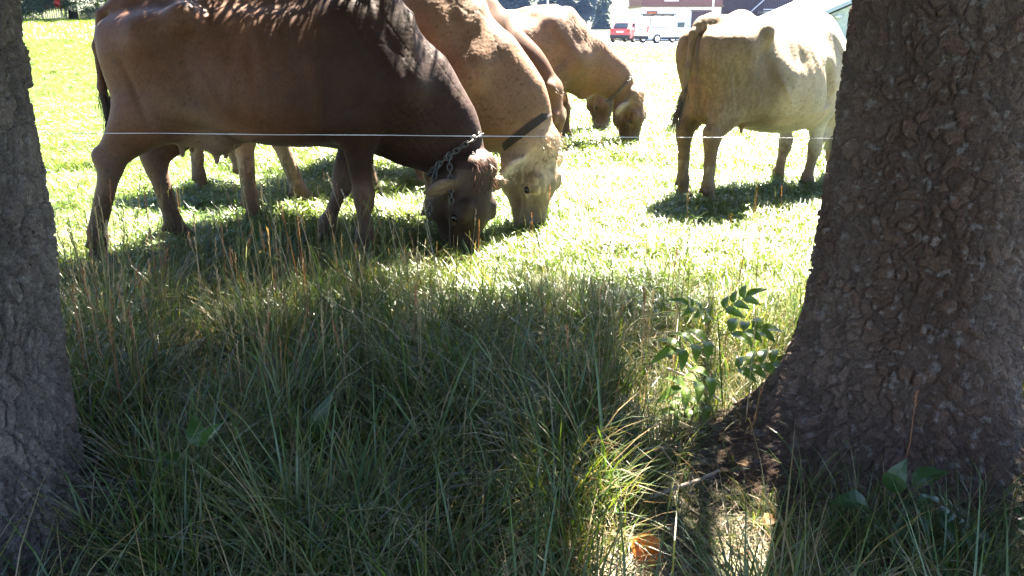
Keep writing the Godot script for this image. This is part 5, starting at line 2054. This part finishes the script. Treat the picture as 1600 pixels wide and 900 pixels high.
# ---------------------------------------------------------------- wire, fallen leaf, twigs
func small_things() -> void:
	var o := thing("wire_fence")
	tag(o, "thin pale fence wire stretched between the trunks and the cattle", "fence")
	var st := tool()
	var pts := []
	var rad := []
	for i in 61:
		var x := -4.2 + 8.4 * i / 60.0
		pts.append(Vector3(x, 0.8845 - 0.0068 * x - 0.012 * (1.0 - pow(x / 4.2, 2.0)) + 0.0009 * sin(x * 9.0) + 0.0006 * sin(x * 23.0), -2.9 + 0.002 * sin(x * 7.0)))
		rad.append(0.0013 + 0.0003 * sin(x * 31.0))
	tube(st, pts, rad, 6)
	var wm := plain(lin(0.70, 0.69, 0.67), 0.35)
	put("wire", st.commit(), wm, o)
	for x in [-4.2, 4.2]:
		st = tool()
		var gy := ground_y(x, -2.9)
		tube(st, [Vector3(x, gy - 0.2, -2.9), Vector3(x, gy + 1.02, -2.9), Vector3(x, gy + 1.04, -2.9)], [0.035, 0.032, 0.02], 10)
		var p := put("stake", st.commit(), M.stone, o)
		st = tool()
		tube(st, [Vector3(x, 0.85, -2.905), Vector3(x, 0.93, -2.905)], [0.045, 0.045], 8)
		put("insulator", st.commit(), M.rubber, p)
	# curled orange leaf lit from behind
	var l := thing("fallen_leaf", Vector3(0.33, 0.012, -1.625), 0.2)
	l.scale = Vector3.ONE * 0.9
	tag(l, "curled orange leaf lying in the fleck of sun by the thick trunk", "leaf")
	st = tool()
	var n := 12
	var grid := []
	for j in n + 1:
		var row := []
		var v := float(j) / n
		for i in n + 1:
			var u := float(i) / n * 2.0 - 1.0
			var w := 0.052 * pow(sin(PI * clampf(0.06 + v * 0.94, 0.0, 1.0)), 0.6) * (1.0 - 0.12 * cos(u * 9.0 + v * 7.0))
			var a := u * 1.15
			row.append(Vector3(sin(a) * w * 0.95 + 0.004 * sin(v * 9.0), 0.092 * v + 0.006 * sin(u * 5.0), (cos(a) - 0.7) * w * 0.9 - 0.02 * v + 0.006 * sin(v * 11.0 + u * 4.0)))
		grid.append(row)
	for j in n:
		for i in n:
			var c := lin(0.62, 0.22, 0.025) * rr(0.9, 1.1)
			vtri(st, grid[j][i], grid[j][i + 1], grid[j + 1][i + 1], c, c, c)
			vtri(st, grid[j][i], grid[j + 1][i + 1], grid[j + 1][i], c, c, c)
	var lm := StandardMaterial3D.new()
	lm.vertex_color_use_as_albedo = true
	lm.roughness = 0.55
	lm.backlight_enabled = true
	lm.backlight = Color(0.7, 0.5, 0.25)
	put("blade", st.commit(), lm, l)
	st = tool()
	tube(st, [Vector3(0, 0.0, 0.015), Vector3(0.01, -0.008, 0.03), Vector3(0.03, -0.01, 0.05)], [0.002, 0.0018, 0.0015], 5, lin(0.3, 0.14, 0.03))
	put("stalk", st.commit(), lm, l)
	# dead twigs on the ground
	for t in [[Vector3(0.37, 0.03, -1.90), Vector3(0.46, 0.045, -1.93), Vector3(0.53, 0.03, -1.99), Vector3(0.60, 0.025, -2.05), 0.007, "pale bare twig lying at the root of the thick trunk"],
			[Vector3(0.32, 0.02, -2.02), Vector3(0.36, 0.10, -2.03), Vector3(0.42, 0.115, -2.03), Vector3(0.46, 0.06, -2.03), 0.0035, "thin pale twig arching over the fleck of sun"],
			[Vector3(0.50, 0.20, -2.38), Vector3(0.56, 0.18, -2.36), Vector3(0.62, 0.15, -2.33), Vector3(0.66, 0.12, -2.30), 0.004, "straight pale stick caught in grass near the sapling"]]:
		var w := thing("dead_twig", Vector3.ZERO)
		tag(w, t[5], "twig")
		st = tool()
		tube(st, [t[0], t[1], t[2], t[3]], [t[4], t[4] * 0.95, t[4] * 0.85, t[4] * 0.6], 6, lin(0.40, 0.33, 0.25))
		put("stick", st.commit(), M.straw, w)
	# a grey withered leaf
	var g := thing("withered_leaf", Vector3(-0.86, 0.13, -2.50), 0.4)
	tag(g, "grey withered leaf caught among the grass blades", "leaf")
	st = tool()
	leaf(st, Vector3.ZERO, Vector3(0.95, 0.3, 0.1).normalized(), Vector3(0, 0.8, 0.6).normalized(), 0.09, 0.02, lin(0.14, 0.135, 0.12), 0.3, 0.1)
	put("blade", st.commit(), M.straw, g)
	# small dry leaves strewn about the foot of the thick trunk
	var dry := []
	for k in 3:
		st = tool()
		leaf(st, Vector3.ZERO, Vector3(1, 0.12, 0).normalized(), Vector3(0, 1, 0.1 * k).normalized(), 0.045 + 0.008 * k, 0.013 + 0.003 * k, lin(0.20 + 0.05 * k, 0.12 + 0.02 * k, 0.055), -0.35 + 0.3 * k, 0.08)
		dry.append(st.commit())
	for k in 16:
		var x := 0.38 + 0.5 * sin(k * 2.4) * 0.5 + rr(-0.08, 0.12)
		var z := -1.86 + 0.42 * cos(k * 2.4) * 0.7 + rr(-0.06, 0.06)
		if on_trunk(x, z):
			continue
		var d := thing("dry_leaf", Vector3(x, ground_y(x, z) + rr(0.012, 0.05), z), rr(0, TAU))
		tag(d, "small brown dry leaf lying in the litter by the thick trunk", "leaf", "dry leaves by the thick trunk")
		put("blade", dry[k % 3], M.straw, d)
